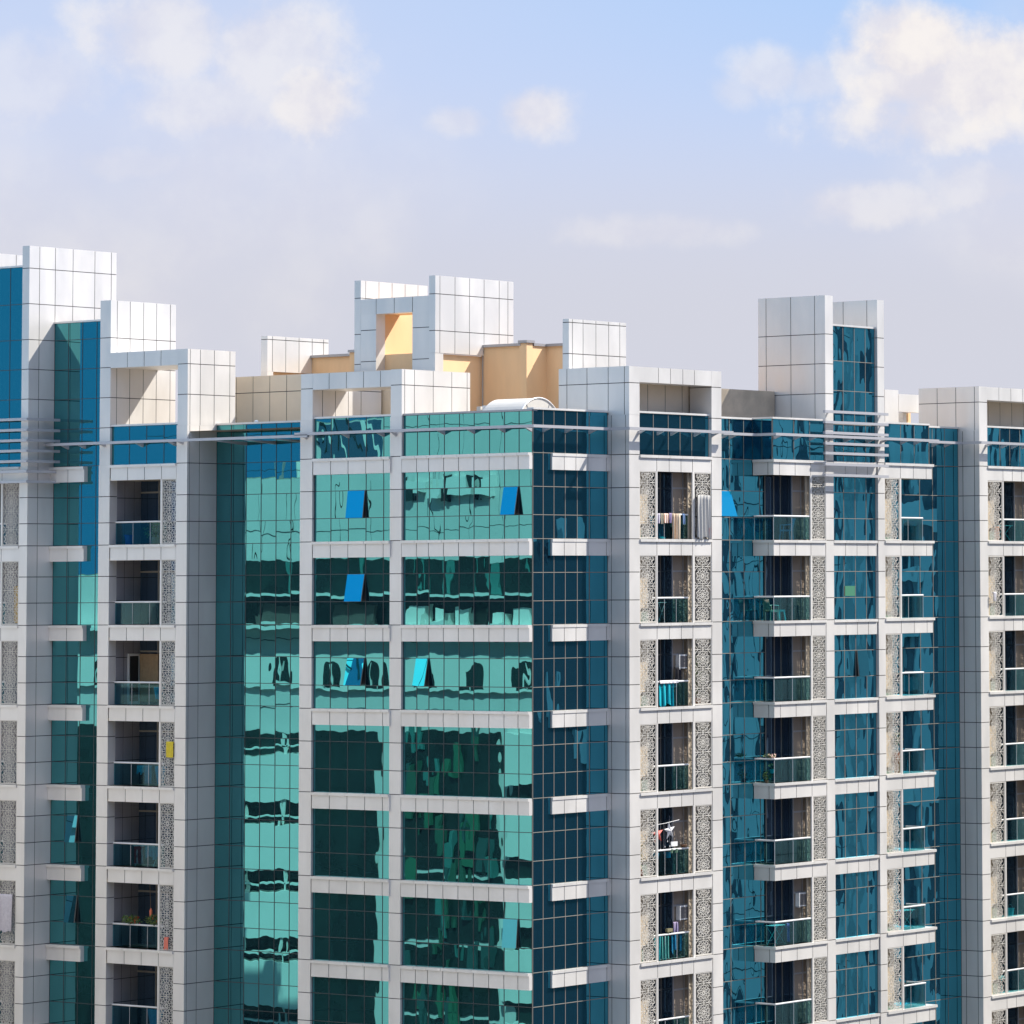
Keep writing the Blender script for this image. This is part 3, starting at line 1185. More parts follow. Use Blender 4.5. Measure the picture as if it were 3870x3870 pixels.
# direction of travel keeps the wall on the left
TIP = -.40
rail([(-.52, 31.0), (-.52, 11.3)], 0.86, 0.97, [('X', y, 0.0, TIP) for y in (25.4, 24.4, 23.1, 21.03, 19.14, 18.6)] + [('X', y, W2X, TIP) for y in (16.66, 15.05, 13.34)])
rail([(-.52, 12.0), (-.52, -.50), (4.02, -.50), (4.02, -1.52), (10.62, -1.52)], 0.94, 1.05,
     [('X', y, FX if y in (11.7, 6.9) else 0.0, TIP) for y in (11.7, 9.54, 7.67, 6.9, 4.50, 2.96, 1.41, 0.05)] + [('Y', x, 0.0, TIP) for x in (0.62, 1.94, 3.38)] +
     [('Y', x, FY + .02, -1.42) for x in (5.1, 6.3, 7.15, 8.65, 9.75)])
rail([(11.3, -.50), (13.45, -.50), (13.45, -1.52), (25.1, -1.52)], 0.95, 1.06,
     [('Y', x, 0.0, TIP) for x in (11.75, 12.3)] + [('Y', x, FY + .08, -1.42) for x in (13.95, 15.3, 16.4, 17.7, 18.88, 20.47, 21.4, 22.9, 23.9)])
rail([(24.4, -.50), (28.25, -.50), (28.25, -1.56), (36.0, -1.56)], 0.96, 1.07,
     [('Y', x, 0.0, TIP) for x in (25.74, 26.72, 27.66)] + [('Y', x, FY, -1.46) for x in (29.2, 30.52, 31.3, 32.1, 33.0)])
for z in (1.955, 1.51, 1.075, 0.645, 0.21, -0.215, -0.64):
    mb = MB(); ribbon(mb, [(TX - .42, 31.2), (TX - .42, 25.90), (0.06, 25.90)], 0.12, z - .055, z + .055, RAILM)
    o = mb.build('louvre_blade', B)
    k = MB(); k.box(TX - .2, TX - .001, 26.4, 26.46, z - .04, z + .04, RAILM); k.box(-.6, -.54, 26.1, T1y - .001, z - .04, z + .04, RAILM); k.build('bracket', o)
for z in (2.04, 1.60, 1.16, 0.715, 0.31, -0.148, -0.60):
    mb = MB(); mb.box(16.9, 21.40, -1.48, -1.36, z - .055, z + .055, RAILM)
    o = mb.build('louvre_blade', B)
    k = MB()
    for x in (17.6, 21.35):
        k.box(x - .03, x + .03, -1.361, FY - .001, z - .04, z + .04, RAILM)
    k.build('bracket', o)

# ------------------------------------------------------------------ roof
mb = MB()
mb.face([(0.05, 0.05, 1.30), (36, 0.05, 1.30), (36, 34, 1.30), (0.05, 34, 1.30)], ROOFM)
mb.build('roof_deck', B)
mb = MB()
mb.box(1.9, 36, 0.5, 34, -46, 1.2, DARK)  # unseen dark box added inside to keep light from passing through
mb.build('light_block_core', B)
mb = MB()
skin(mb, 'X', -1.6, steps(-1.3, 34, 2.0), steps(-46, ZBOT - .7, 3.3), PANEL)
skin(mb, 'Y', -1.3, steps(-1.6, 36, 2.0), steps(-46, ZBOT - .7, 3.3), PANEL)
mb.box(-1.58, 36, -1.28, 34, -46, ZBOT - .7, PANEL)
mb.build('podium_wall', B)

# lift penthouse
PX = 5.0
pier('penthouse_fin', PX, 9.1, 13.55, 13.90, 1.3, 7.53, xb=[PX, 5.3, 6.1, 6.9, 7.7, 8.5, 9.1], label='pale fin at the left of the lift penthouse')
pier('penthouse_fin', PX, 9.85, 9.45, 9.79, 4.39, 7.55, xb=[PX, 5.28, 6.2, 7.1, 8.0, 8.95, 9.5, 9.85], label='pale fin at the right of the lift penthouse')
mb = MB()
skin(mb, 'X', PX + .003, [12.70, 13.547], [1.3, 4.16, 5.45, 6.1], PANEL)
skin(mb, 'X', PX + .003, [9.793, 10.70], [1.3, 4.16, 5.45, 6.1], PANEL)
skin(mb, 'X', PX + .003, [9.793, 10.70, 11.70, 12.70, 13.547], [6.1, 6.74], PANEL)
mb.box(PX + .016, PX + .55, 12.70, 13.547, 1.3, 6.1, PANEL, skip='l')
mb.box(PX + .016, PX + .55, 9.793, 10.70, 1.3, 6.1, PANEL, skip='l')
mb.box(PX + .016, PX + .55, 9.793, 13.547, 6.1, 6.74, PANEL, skip='l')
mb.box(PX, PX + .5, 9.46, 9.792, 1.3, 4.385, PANEL)
o = mb.build('penthouse_front', B); o['label'] = 'shaded panelled wall with a tall opening'
mb = MB()
mb.box(PX + .56, 9.0, 12.75, 13.5, 1.3, 6.5, BEIGE)
mb.box(PX + .56, PX + .7, 9.80, 12.74, 1.3, 4.45, BEIGE)
mb.box(PX + .56, 6.5, 9.80, 12.74, 6.12, 6.45, BEIGE)
mb.box(PX + .5, 8.02, 9.60, 9.78, 1.3, 4.36, BEIGE)
mb.box(9.0, 9.3, 9.8, 13.6, 1.3, 3.6, BEIGE)
mb.build('penthouse_wall', B)
mb = MB()
mb.box(8.0, 8.3, 7.47, 9.598, 1.3, 4.72, BEIGE)
mb.box(7.92, 8.3, 7.08, 7.468, 1.3, 4.82, BEIGE)
mb.box(8.301, 9.2, 7.10, 7.3, 1.3, 4.72, BEIGE)
mb.box(9.2, 9.5, 4.6, 7.3, 1.3, 4.72, BEIGE)
mb.box(7.9, 8.35, 7.40, 9.60, 4.722, 4.83, GREYM)
mb.box(7.86, 8.37, 7.02, 7.50, 4.832, 4.94, GREYM)
mb.box(8.351, 9.25, 7.04, 7.36, 4.722, 4.832, GREYM)
mb.box(9.1, 9.56, 4.55, 7.038, 4.722, 4.832, GREYM)
mb.build('penthouse_wall', B)
mb = MB(); mb.tube([(7.97, 9.50, 1.3), (7.97, 9.50, 4.3), (7.95, 9.45, 4.6)], 0.03, GREYM, 6); mb.build('drainpipe', B)
pier('penthouse_fin', PX, 8.7, 18.83, 19.2, 3.95, 5.45, xb=[PX, 5.3, 6.1, 6.9, 7.7, 8.4, 8.7])
mb = MB()
mb.box(PX, PX + .35, 18.832, 19.2, 1.3, 3.948, PANEL)
mb.box(PX + .35, 7.7, 18.95, 19.15, 1.3, 3.945, BEIGE)
mb.box(7.7, 8.0, 14.0, 19.1, 1.3, 4.62, BEIGE)
mb.box(7.6, 8.05, 14.0, 18.94, 4.622, 4.73, GREYM)
mb.box(7.4, 8.0, 15.0, 16.4, 1.3, 4.75, BEIGE)
mb.box(7.34, 8.05, 14.95, 16.45, 4.752, 4.86, GREYM)
mb.build('penthouse_wall', B)
# barrel skylight
mb = MB()
VY0, VY1, VX0, VX1 = 1.2, 3.2, 0.55, 3.05
VZ, VR = 1.30, 0
cx = (VX0 + VX1) / 2; half = (VX1 - VX0) / 2; rise = 0.89
rad = (half * half + rise * rise) / (2 * rise); czv = VZ + rise - rad
a0 = math.asin(half / rad)
arc = [(cx + rad * math.sin(-a0 + 2 * a0 * i / 20), czv + rad * math.cos(-a0 + 2 * a0 * i / 20)) for i in range(21)]
for (p, q) in zip(arc, arc[1:]):
    mb.face([(p[0], VY0, p[1]), (p[0], VY1, p[1]), (q[0], VY1, q[1]), (q[0], VY0, q[1])], LATT)
mb.face([(x, VY0, z) for x, z in arc], LATT)
mb.face([(x, VY1, z) for x, z in arc][::-1], LATT)
mb.tube([(x, VY0 - .01, z) for x, z in arc], .03, WHITEM, 6)
for k in (5, 14):
    mb.tube([(cx + (arc[k][0] - cx) * .6, VY0 - .01, VZ), (arc[k][0], VY0 - .01, arc[k][1])], .012, GREYM, 6)
o = mb.build('barrel_skylight', B); o['label'] = 'white vaulted skylight on the roof'
mb = MB()
mb.box(1.9, 2.3, 3.9, 4.2, 1.3, 1.98, WHITEM); mb.box(1.9, 2.25, 4.3, 4.5, 1.3, 1.95, LATT)
mb.build('roof_vent', B)
# low buildings on the right roof
mb = MB(); mb.box(10.45, 17.35, 1.5, 5.0, 1.3, 2.97, mat('brown_metal_sheet', (0.66, 0.56, 0.44), 0.35, 0.5, dirt=0.25, dscale=0.9)); mb.build('roof_plant_room', B)
mb = MB(); mb.box(27.4, 28.42, 3.0, 5.0, 1.3, 3.45, PANEL); mb.box(28.45, 30.3, 3.0, 3.4, 2.5, 3.29, PANEL); mb.box(29.2, 30.2, 3.6, 5.0, 1.3, 2.5, BEIGE); mb.box(29.2, 29.45, 3.3, 3.59, 1.3, 2.49, PANEL); mb.build('roof_plant_room', B)
mb = MB(); mb.lathe((W2X + .2, 16.3, 1.65), [(.0, .1), (.06, .09), (.09, .05), (.09, 0)], WHITEM, 12); mb.tube([(W2X + .2, 16.3, 1.3), (W2X + .2, 16.3, 1.66)], .03, WHITEM); mb.build('roof_vent', B)

# ------------------------------------------------------------------ things on the balconies
def xb2(px): return 6.29 + (px - 475) / 333.0


def cloth(name, label, ax, pos, u0, u1, ztop, zbot, col, over=0.0, folds=3.0, amp=0.03, stripe=None, cat='laundry', taper=0.0, seed=0, group='laundry hung out on the balconies', ragged=0.0):
    """a hanging cloth with folds; over > 0: also hangs down behind its rail"""
    mb = MB(); rr = random.Random(seed + int(u0 * 100))
    mt = cloth_mat('cloth_' + name + '_%d' % (abs(hash((round(col[0], 3), round(col[1], 3), round(col[2], 3), bool(stripe)))) % 99999), col, stripe)
    nu, nv = 18, 12
    ph = rr.uniform(0, 6)
    rows = []
    for j in range(nv + 1):
        rows.append((-0.045, ztop - (ztop - zbot) * (1 - j / nv), j / nv))
    rows.append((-0.02, ztop + 0.035, 1)); rows.append((0.02, ztop + 0.035, 1))
    if over > 0:
        for j in range(5):
            rows.append((0.045, ztop - over * j / 4, 1 - j / 4))
    else:
        rows.append((0.01, ztop, 1)); rows.append((0.0, ztop - .05, 1))
    V = []
    for (o, z, f) in rows:
        line = []
        for i in range(nu + 1):
            s = i / nu
            ss = s + (0.5 - s) * taper * (1 - f)
            w = amp * math.sin(ph + s * folds * 2 * PI) * (1.15 - 0.8 * f) + amp * .4 * math.sin(ph * 2 + s * folds * 5.3)
            zz = z + (ragged * math.sin(s * 9 + ph) * (1 - f))
            u = u0 + (u1 - u0) * ss
            line.append((pos + o + w - amp, u, zz) if ax == 'X' else (u, pos + o + w - amp, zz))
        V.append(line)
    k = mb.mi(mt); base = 0
    for line in V:
        mb.v += line
    for j in range(len(V) - 1):
        for i in range(nu):
            a = j * (nu + 1) + i
            q = (a, a + 1, a + nu + 2, a + nu + 1)
            mb.f.append(q if ax == 'Y' else q[::-1]); mb.m.append(k)
    o = mb.build(name, smooth=True)
    return tag(o, label, cat, group)


def leafmat(i):
    return mat('leaf_%d' % i, ((0.07, 0.14, 0.03), (0.11, 0.19, 0.04), (0.16, 0.24, 0.05))[i], 0.55, dirt=0.2, dscale=20)


def plant(label, c, rx, ry, rz, n=160, leaf=0.07, pot=None, seed=1, flowers=None, name='potted_plant', group='plants on the balconies', hanging=False):
    rr = random.Random(seed)
    t = thing(name, label, 'plant', c, group)
    mb = MB()
    for i in range(n):
        while True:
            p = Vector((rr.uniform(-1, 1), rr.uniform(-1, 1), rr.uniform(-1, 1)))
            if .25 < p.length < 1: break
        p = Vector((c[0] + p.x * rx, c[1] + p.y * ry, c[2] + p.z * rz))
        d = Vector((rr.uniform(-1, 1), rr.uniform(-1, 1), rr.uniform(-.6, .9))).normalized()
        s = d.cross(Vector((rr.uniform(-1, 1), rr.uniform(-1, 1), rr.uniform(-1, 1)))).normalized()
        a = leaf * rr.uniform(.6, 1.3)
        mb.face([p, p + d * a * .5 + s * a * .28, p + d * a, p + d * a * .5 - s * a * .28], leafmat(rr.randrange(3)))
    mb.build('foliage', t)
    sb = MB()
    for i in range(6):
        a = rr.uniform(0, 6.28)
        sb.tube([(c[0], c[1], c[2] - rz * 1.05), (c[0] + .3 * rx * math.cos(a), c[1] + .3 * ry * math.sin(a), c[2] - rz * .2), (c[0] + .8 * rx * math.cos(a), c[1] + .8 * ry * math.sin(a), c[2] + rz * rr.uniform(.1, .6))], .008, mat('stem', (.12, .11, .05), .8), 5)
    sb.build('stem', t)
    if flowers:
        fb = MB()
        for i in range(flowers[1]):
            p = Vector((c[0] + rr.uniform(-1, 1) * rx, c[1] - ry * .6 if rr.random() < .7 else c[1], c[2] + rr.uniform(-.9, .9) * rz))
            for k in range(5):
                a = k * 1.256
                q = p + Vector((math.cos(a), -.3, math.sin(a))) * .045
                r_ = p + Vector((math.cos(a + .6), -.2, math.sin(a + .6))) * .03
                fb.face([p, r_, q, p + Vector((math.cos(a - .6), -.2, math.sin(a - .6))) * .03], mat('petal_%s' % flowers[2], flowers[0], .6))
        fb.build('flowers', t)
    if pot:
        pb = MB()
        z0 = pot[1]
        r = pot[2]
        h_ = pot[3]
        pb.lathe((c[0], c[1], z0), [(0.001, 0), (r * .7, 0), (r * .95, h_ * .85), (r, h_ * .86), (r, h_), (r * .88, h_), (r * .85, h_ * .8), (.001, h_ * .8)], mat('pot_' + pot[0], pot[4], .5), 14)
        pb.build('pot', t, smooth=False)
    return t


def chair(label, loc, ang, col, name='plastic_chair', slats=False):
    t = thing(name, label, 'chair', loc, 'seats on the balconies')
    mt = mat('plastic_%d' % int(col[0] * 999 + col[1] * 99 + col[2] * 9), col, .4)
    M = Matrix.Translation(loc) @ Matrix.Rotation(ang, 4, 'Z')

    def xf(mb):
        mb.v = [tuple(M @ Vector(v)) for v in mb.v]; return mb
    mb = MB()
    mb.box(-.22, .22, -.22, .22, .40, .435, mt); mb.box(-.23, -.20, -.22, .22, .36, .40, mt); mb.box(.20, .23, -.22, .22, .36, .40, mt)
    xf(mb).build('seat', t)
    mb = MB()
    n = 7
    for i in range(n):
        a0_, a1_ = -1 + 2 * i / n, -1 + 2 * (i + 1) / n
        g = .012 if slats else 0
        for k in range(5):
            f0, f1 = k / 5, (k + 1) / 5
            wd = lambda f: .21 + .02 * math.sin(f * PI)
            yy = lambda a_, f: .20 + .10 * f + .045 * (1 - a_ * a_)
            p = [(a0_ * wd(f0) + g, yy(a0_, f0), .44 + .42 * f0), (a1_ * wd(f0) - g, yy(a1_, f0), .44 + .42 * f0), (a1_ * wd(f1) - g, yy(a1_, f1), .44 + .42 * f1), (a0_ * wd(f1) + g, yy(a0_, f1), .44 + .42 * f1)]
            q = [(v[0], v[1] + .015, v[2]) for v in p]
            mb.face(p, mt); mb.face(q[::-1], mt)
    mb.box(-.22, .22, .29, .33, .84, .88, mt)
    xf(mb).build('backrest', t)
    for sx in (-1, 1):
        for sy in (-1, 1):
            mb = MB(); mb.bar((sx * .19, sy * .19, .40), (sx * .235, sy * .23, 0), .04, .035, mt); xf(mb).build('leg', t)
        mb = MB(); mb.tube([(sx * .23, -.2, .42), (sx * .25, -.19, .62), (sx * .25, .1, .64), (sx * .23, .27, .66)], .018, mt, 6); xf(mb).build('armrest', t)
    return t


def stool(label, loc, col, h=.45, w=.19):
    t = thing('plastic_stool', label, 'stool', loc, 'seats on the balconies')
    mt = mat('plastic_s%d' % int(col[0] * 999 + col[1] * 99), col, .4)
    x, y, z = loc
    mb = MB(); mb.box(x - w, x + w, y - w, y + w, z + h - .03, z + h, mt); mb.box(x - w + .01, x + w - .01, y - w + .01, y + w - .01, z + h - .08, z + h - .031, mt); mb.build('seat', t)
    for sx in (-1, 1):
        for sy in (-1, 1):
            mb = MB(); mb.bar((x + sx * w * .82, y + sy * w * .82, z + h - .08), (x + sx * w * 1.05, y + sy * w * 1.05, z), .075, .03, mt); mb.build('leg', t)
    return t


def air_con(label, x, y, z):
    t = thing('air_conditioner', label, 'air conditioner', (x, y, z), 'air conditioners on the balcony walls')
    mb = MB(); mb.box(x - .31, x + .31, y - .22, y - .02, z, z + .55, WHITEM); mb.build('casing', t)
    mb = MB(); mb.box(x - .27, x + .27, y - .229, y - .221, z + .05, z + .50, mat('grille_grey', (.16, .15, .15), .6)); mb.build('grille', t)
    mb = MB(); mb.box(x - .3, x - .26, y - .22, y - .005, z - .05, z - .002, GREYM); mb.box(x + .26, x + .3, y - .22, y - .005, z - .05, z - .002, GREYM); mb.build('bracket', t)
    return t


def rack(label, x, y, z, w=.9, d=.45, h=.85, mt=None):
    mt = mt or WHITEM
    t = thing('drying_rack', label, 'drying rack', (x, y, z), 'drying racks on the balconies')
    mb = MB()
    for k in range(7):
        yy = y - d / 2 + d * k / 6
        mb.tube([(x - w / 2, yy, z + h), (x + w / 2, yy, z + h)], .006, mt, 5)
    for s in (-1, 1):
        mb.tube([(x + s * w / 2, y - d / 2, z + h), (x + s * w / 2, y + d / 2, z + h)], .010, mt, 6)
    mb.build('top_wires', t)
    for s in (-1, 1):
        mb = MB()
        mb.tube([(x - w * .42, y + s * d * .45, z + h - .01), (x + w * .42, y + s * d * .45, z)], .010, mt, 6)
        mb.build('leg', t)
        mb = MB()
        mb.tube([(x + w * .42, y + s * d * .40, z + h - .01), (x - w * .42, y + s * d * .40, z)], .010, mt, 6)
        mb.build('leg', t)
    return t


def bucket(label, x, y, z, col, r=.16, h=.32):
    t = thing('bucket', label, 'bucket', (x, y, z), 'buckets and tubs on the balconies')
    mt = mat('bucket_%d' % int(col[2] * 999), col, .35)
    mb = MB(); mb.lathe((x, y, z), [(.001, .01), (r * .75, 0), (r * .97, h * .92), (r * 1.06, h * .92), (r * 1.06, h), (r * .95, h), (r * .72, .03), (.001, .03)], mt, 16); mb.build('body', t)
    mb = MB(); mb.tube([(x - r, y, z + h)] + [(x - r * math.cos(PI * k / 6), y, z + h + r * .8 * math.sin(PI * k / 6)) for k in range(1, 6)] + [(x + r, y, z + h)], .008, GREYM, 5); mb.build('handle', t)
    return t


def star(label, c, r, col, depth=.09):
    t = thing('star_lantern', label, 'star ornament', c, 'star lanterns hung in a balcony')
    mt = mat('star_%d' % int(col[0] * 999 + col[1] * 99), col, .6)
    mb = MB()
    P = []
    for k in range(10):
        a = PI / 2 + k * PI / 5 + .12
        rr = r if k % 2 == 0 else r * .40
        P.append((c[0] + rr * math.cos(a), c[1], c[2] + rr * math.sin(a)))
    for k in range(10):
        a, b_ = P[k], P[(k + 1) % 10]
        mb.face([a, b_, (c[0], c[1] - depth, c[2])], mt); mb.face([b_, a, (c[0], c[1] + depth, c[2])], mt)
    mb.build('paper_body', t)
    mb = MB(); mb.tube([(c[0], c[1], c[2] + r * .95), (c[0], c[1], c[2] + r + .22)], .004, GREYM, 5); mb.build('cord', t)
    return t


Fl = lambda n: -H * (n + 1)
RY = FY + .25                   # rail plane of the second column of balconies
# --- column between the right screens next to the corner, topmost balcony: clothes over the rail
zr = Fl(0) + .98
cloth('shirt', 'white and lilac striped shirt at the left end of the topmost crowded laundry rail', 'Y', RY, 6.33, 6.68, zr, zr - .36, (.66, .64, .72), .2, 2.2, .02, (.25, .2, .32))
cloth('top', 'black and cream top between the striped shirt and the white shirt', 'Y', RY, 6.70, 6.91, zr, zr - .38, (.05, .05, .055), .2, 1.5, .02, (.62, .55, .40))
cloth('shirt', 'white shirt with an orange edge in the middle of the topmost crowded laundry rail', 'Y', RY, 6.93, 7.22, zr, zr - .34, (.80, .78, .77), .2, 1.8, .02, (.70, .25, .08))
cloth('blouse', 'purple patterned blouse just left of the long cream scarves', 'Y', RY, 7.24, 7.42, zr + .02, zr - .34, (.22, .17, .30), .2, 1.5, .02, (.5, .42, .6))
cloth('scarf', 'long cream scarf with a dark fold, left of the two over the rail', 'Y', RY - .01, 7.45, 7.70, zr, zr - 1.25, (.72, .58, .44), .5, 1.6, .03, (.45, .28, .16))
cloth('scarf', 'long cream scarf, right of the two over the rail', 'Y', RY - .01, 7.72, 7.96, zr, zr - 1.36, (.76, .62, .46), .5, 1.2, .03)
cloth('cloth', 'small blue cloth at the right end of the topmost crowded laundry rail', 'Y', RY, 8.10, 8.26, zr, zr - .38, (.12, .20, .36), .2, 1.2, .02)
cloth('trousers', 'turquoise trousers hanging low behind the topmost railing', 'Y', RY + .22, 6.34, 7.26, zr - .92, Fl(0) + .02, (.05, .62, .66), .0, 2, .05)
cloth('shirt', 'dark shirt with bright blue patches hung above the turquoise trousers', 'Y', RY + .26, 6.34, 7.3, zr - .12, zr - .95, (.03, .05, .07), .0, 3, .04, (.02, .30, .50))
cloth('netting', 'crumpled white plastic netting tied over the right lattice screen', 'Y', FY - .01, 8.70, 9.52, Fl(0) + 1.72, Fl(0) + .06, (.52, .51, .49), .0, 4.3, .05, (.44, .43, .42), cat='netting', group='cloths tied to the lattice screens', ragged=.05)
cloth('rag', 'small red rag at the foot of the white plastic netting', 'Y', FY - .03, 9.44, 9.60, Fl(0) + .45, Fl(0) + .05, (.62, .16, .12), .0, 1.5, .015, cat='rag', group='cloths tied to the lattice screens')
# second balcony
rack('thin drying rack folded behind the second railing from the top beside the corner column', 7.3, FY + .75, Fl(1), .5, .3, .8)
# third balcony
zr = Fl(2) + .98
cloth('lace_cloth', 'white lace cloth spread over the rail with turquoise trousers below', 'Y', RY, 6.64, 7.78, zr + .02, zr - .06, (.80, .76, .80), .25, 5, .02)
cloth('trousers', 'pair of bright turquoise trousers hanging below the white lace cloth', 'Y', RY + .10, 6.66, 7.55, zr - .08, Fl(2) + .04, (.02, .52, .62), .0, 3.2, .05, ragged=.1)
cloth('shirt', 'black shirt at the right of the white lace cloth', 'Y', RY + .14, 7.80, 8.14, zr + .52, zr - .02, (.025, .025, .03), .0, 1.5, .03)
cloth('shirt', 'black shirt at the left of the white lace cloth', 'Y', RY + .14, 6.33, 6.60, zr + .30, zr - .05, (.03, .03, .035), .0, 1.5, .03)
air_con('white air conditioner above the black shirt and white lace cloth', 8.34, FY + .53, Fl(2) + 1.48)
plant('tall green creeper climbing behind the right lattice screen', (9.10, FY + .25, Fl(2) + 1.1), .22, .14, 1.0, 260, .10, ('terracotta', Fl(2) + .0, .16, .28, (.42, .18, .10)), 5, name='climbing_plant')
# fifth balcony: stars, pots
st = Fl(4)
star('red five-pointed paper star hanging in the balcony', (6.60, FY + .30, st + 1.62), .38, (.62, .08, .06))
star('silvery white five-pointed paper star hanging in the balcony', (7.36, FY + .30, st + 1.72), .37, (.60, .60, .62))
t = thing('light_string', 'drooping string of small lamps under the two paper stars', 'string lights', (7.0, FY + .28, st + 2.0))
mb = MB(); mb.tube([(6.3, FY + .28, st + 1.98), (7.1, FY + .28, st + 2.03), (7.95, FY + .28, st + 2.12)], .012, WHITEM, 6); mb.build('rod', t)
for i, (x, dz) in enumerate(((6.42, 1.05), (6.60, .78), (6.78, 1.0), (6.98, 1.15), (7.06, .9), (7.22, .70), (7.36, .9), (7.50, .85))):
    mb = MB(); mb.tube([(x, FY + .29, st + 2.0), (x, FY + .29, st + 2.05 - dz)], .004, GREYM, 5); mb.lathe((x, FY + .29, st + 1.97 - dz), [(.001, 0), (.022, .02), (.016, .06), (.001, .08)], WHITEM, 8); mb.build('lamp', t)
t = thing('hanging_sign', 'small white board hanging above two green pots', 'sign', (7.66, FY + .30, st + 1.18))
mb = MB(); mb.box(7.45, 7.86, FY + .29, FY + .31, st + 1.10, st + 1.28, WHITEM); mb.build('board', t)
mb = MB(); mb.tube([(7.48, FY + .3, st + 1.28), (7.66, FY + .3, st + 1.70), (7.84, FY + .3, st + 1.28)], .004, GREYM, 5); mb.build('cord', t)
for i, (x, lb) in enumerate(((7.42, 'small green hanging pot below the white board, left one'), (7.72, 'small green hanging pot below the white board, right one'))):
    t = thing('hanging_pot', lb, 'plant pot', (x, FY + .3, st + .85), 'pots hanging in the star balcony')
    mb = MB(); mb.lathe((x, FY + .3, st + .84), [(.001, 0), (.09, 0), (.12, .16), (.10, .16), (.08, .03), (.001, .03)], mat('green_pot', (.16, .27, .18), .5), 12); mb.build('pot', t)
    mb = MB(); mb.tube([(x, FY + .3, st + 1.0), (x, FY + .3, st + 1.14)], .004, GREYM, 5); mb.build('cord', t)
for x, lb in ((6.60, 'blue pot hooked inside the railing under the red star'), (7.35, 'blue pot hooked inside the railing under the white star')):
    t = thing('hanging_pot', lb, 'plant pot', (x, RY + .1, st + .68), 'pots hanging in the star balcony')
    mb = MB(); mb.lathe((x, RY + .12, st + .66), [(.001, 0), (.10, 0), (.13, .22), (.115, .22), (.09, .03), (.001, .03)], mat('blue_pot', (.03, .40, .62), .4), 12); mb.build('pot', t)
    mb = MB(); mb.tube([(x, RY + .12, st + .87), (x, RY, st + 1.03)], .006, GREYM, 5); mb.build('hook', t)
t = thing('bowl', 'brown bowl standing at the right end of the rail of the star balcony', 'bowl', (8.25, FY + .36, st + .98))
mb = MB(); mb.lathe((8.22, RY + .02, st + 1.02), [(.001, 0), (.07, .01), (.16, .10), (.15, .11), (.06, .03), (.001, .03)], mat('brown_bowl', (.20, .09, .04), .5), 14); mb.build('body', t)
plant('yellow-green plant behind the left lattice beside the red star', (5.45, FY + .27, st + 1.0), .20, .15, .55, 150, .09, ('terracotta', st, .16, .3, (.42, .18, .10)), 9)
# sixth balcony
zr = Fl(5) + .98
RY2 = RY + .10
cloth('dress', 'long turquoise dress hanging at the left behind the glass railing', 'Y', RY2, 6.32, 6.72, zr - .05, Fl(5) + .08, (.06, .50, .52), .0, 2.5, .04, taper=.35, ragged=.1)
cloth('shawl', 'green fringed shawl in the middle behind the glass railing', 'Y', RY2, 6.75, 7.28, zr - .06, zr - .98, (.05, .30, .27), .0, 3, .04, (.16, .44, .38), ragged=.06)
cloth('cloth', 'narrow blue cloth right of the green fringed shawl', 'Y', RY2, 7.42, 7.80, zr - .05, zr - .72, (.03, .26, .45), .0, 2, .04, ragged=.1)
cloth('cloth', 'small blue cloth at the right end behind the glass railing', 'Y', RY2, 7.95, 8.12, zr - .08, zr - .70, (.04, .24, .42), .0, 1, .03)
cloth('shirt', 'purple striped shirt on a rack above the rail', 'Y', FY + .45, 7.70, 8.05, zr + .40, zr - .02, (.48, .40, .60), .0, 2, .03, (.05, .04, .07))
air_con('white air conditioner above the turquoise dress and purple shirt', 8.34, FY + .53, Fl(5) + 1.48)
t = thing('peg_basket', 'small olive peg basket standing on the rail', 'basket', (7.2, RY, zr + .05))
mb = MB(); mb.box(7.10, 7.42, RY - .06, RY + .06, zr + .10, zr + .22, mat('olive_wicker', (.22, .20, .11), .8)); mb.box(7.16, 7.24, RY - .04, RY + .04, zr + .035, zr + .099, MATS['olive_wicker']); mb.build('body', t)

# --- cantilevered balconies right of the wide glass
chair('bright blue slatted plastic chair by the curtained window', (15.3, FY + .45, Fl(0)), math.radians(200), (.04, .30, .52), slats=True)
chair('cream backed plastic chair facing right behind the glass', (14.25, FY + .45, Fl(1)), math.radians(75), (.70, .62, .46))
stool('turquoise plastic stool beside the cream chair', (14.65, FY + .38, Fl(1)), (.05, .52, .54))
stool('dark plastic stool in front of the curtained window', (15.65, FY + .40, Fl(1)), (.03, .04, .05), .62, .17)
zr = Fl(3) + .98
plant('pink and white flowers in a trough on the corner of the railing', (13.98, FY + .35, zr + .12), .14, .30, .10, 90, .07, None, 12, ((.78, .52, .44), 14, 'pink'), name='flower_trough')
plant('small plant in a bright turquoise pot hung inside the corner railing', (14.05, FY + .30, Fl(3) + .66), .16, .12, .12, 60, .06, ('turquoise', Fl(3) + .40, .10, .16, (.03, .60, .66)), 14)
plant('low dark green plant on the balcony floor under the turquoise pot', (13.98, FY + .45, Fl(3) + .28), .20, .18, .24, 110, .10, ('brown', Fl(3), .13, .12, (.20, .12, .07)), 16)
air_con('white air conditioner beside the single lattice screen', 16.2, FY + .53, Fl(5) + 1.48)
rack('pale drying rack with a purple towel behind the corner glass', 14.6, FY + .55, Fl(5), .9, .45, .80, mat('turquoise_metal', (.05, .55, .58), .4))
cloth('towel', 'purple towel hanging from the drying rack', 'Y', FY + .30, 14.95, 15.10, Fl(5) + .83, Fl(5) + .12, (.24, .18, .46), .15, 1.3, .02)
mb = MB(); mb.box(18.93, 19.64, T4Y - .022, T4Y - .014, -5.62, -5.20, mat('green_sheet', (.05, .22, .13), .6)); tag(mb.build('sheet'), 'green sheet stuck to the tower glass two floors below the roof rail', 'sheet')
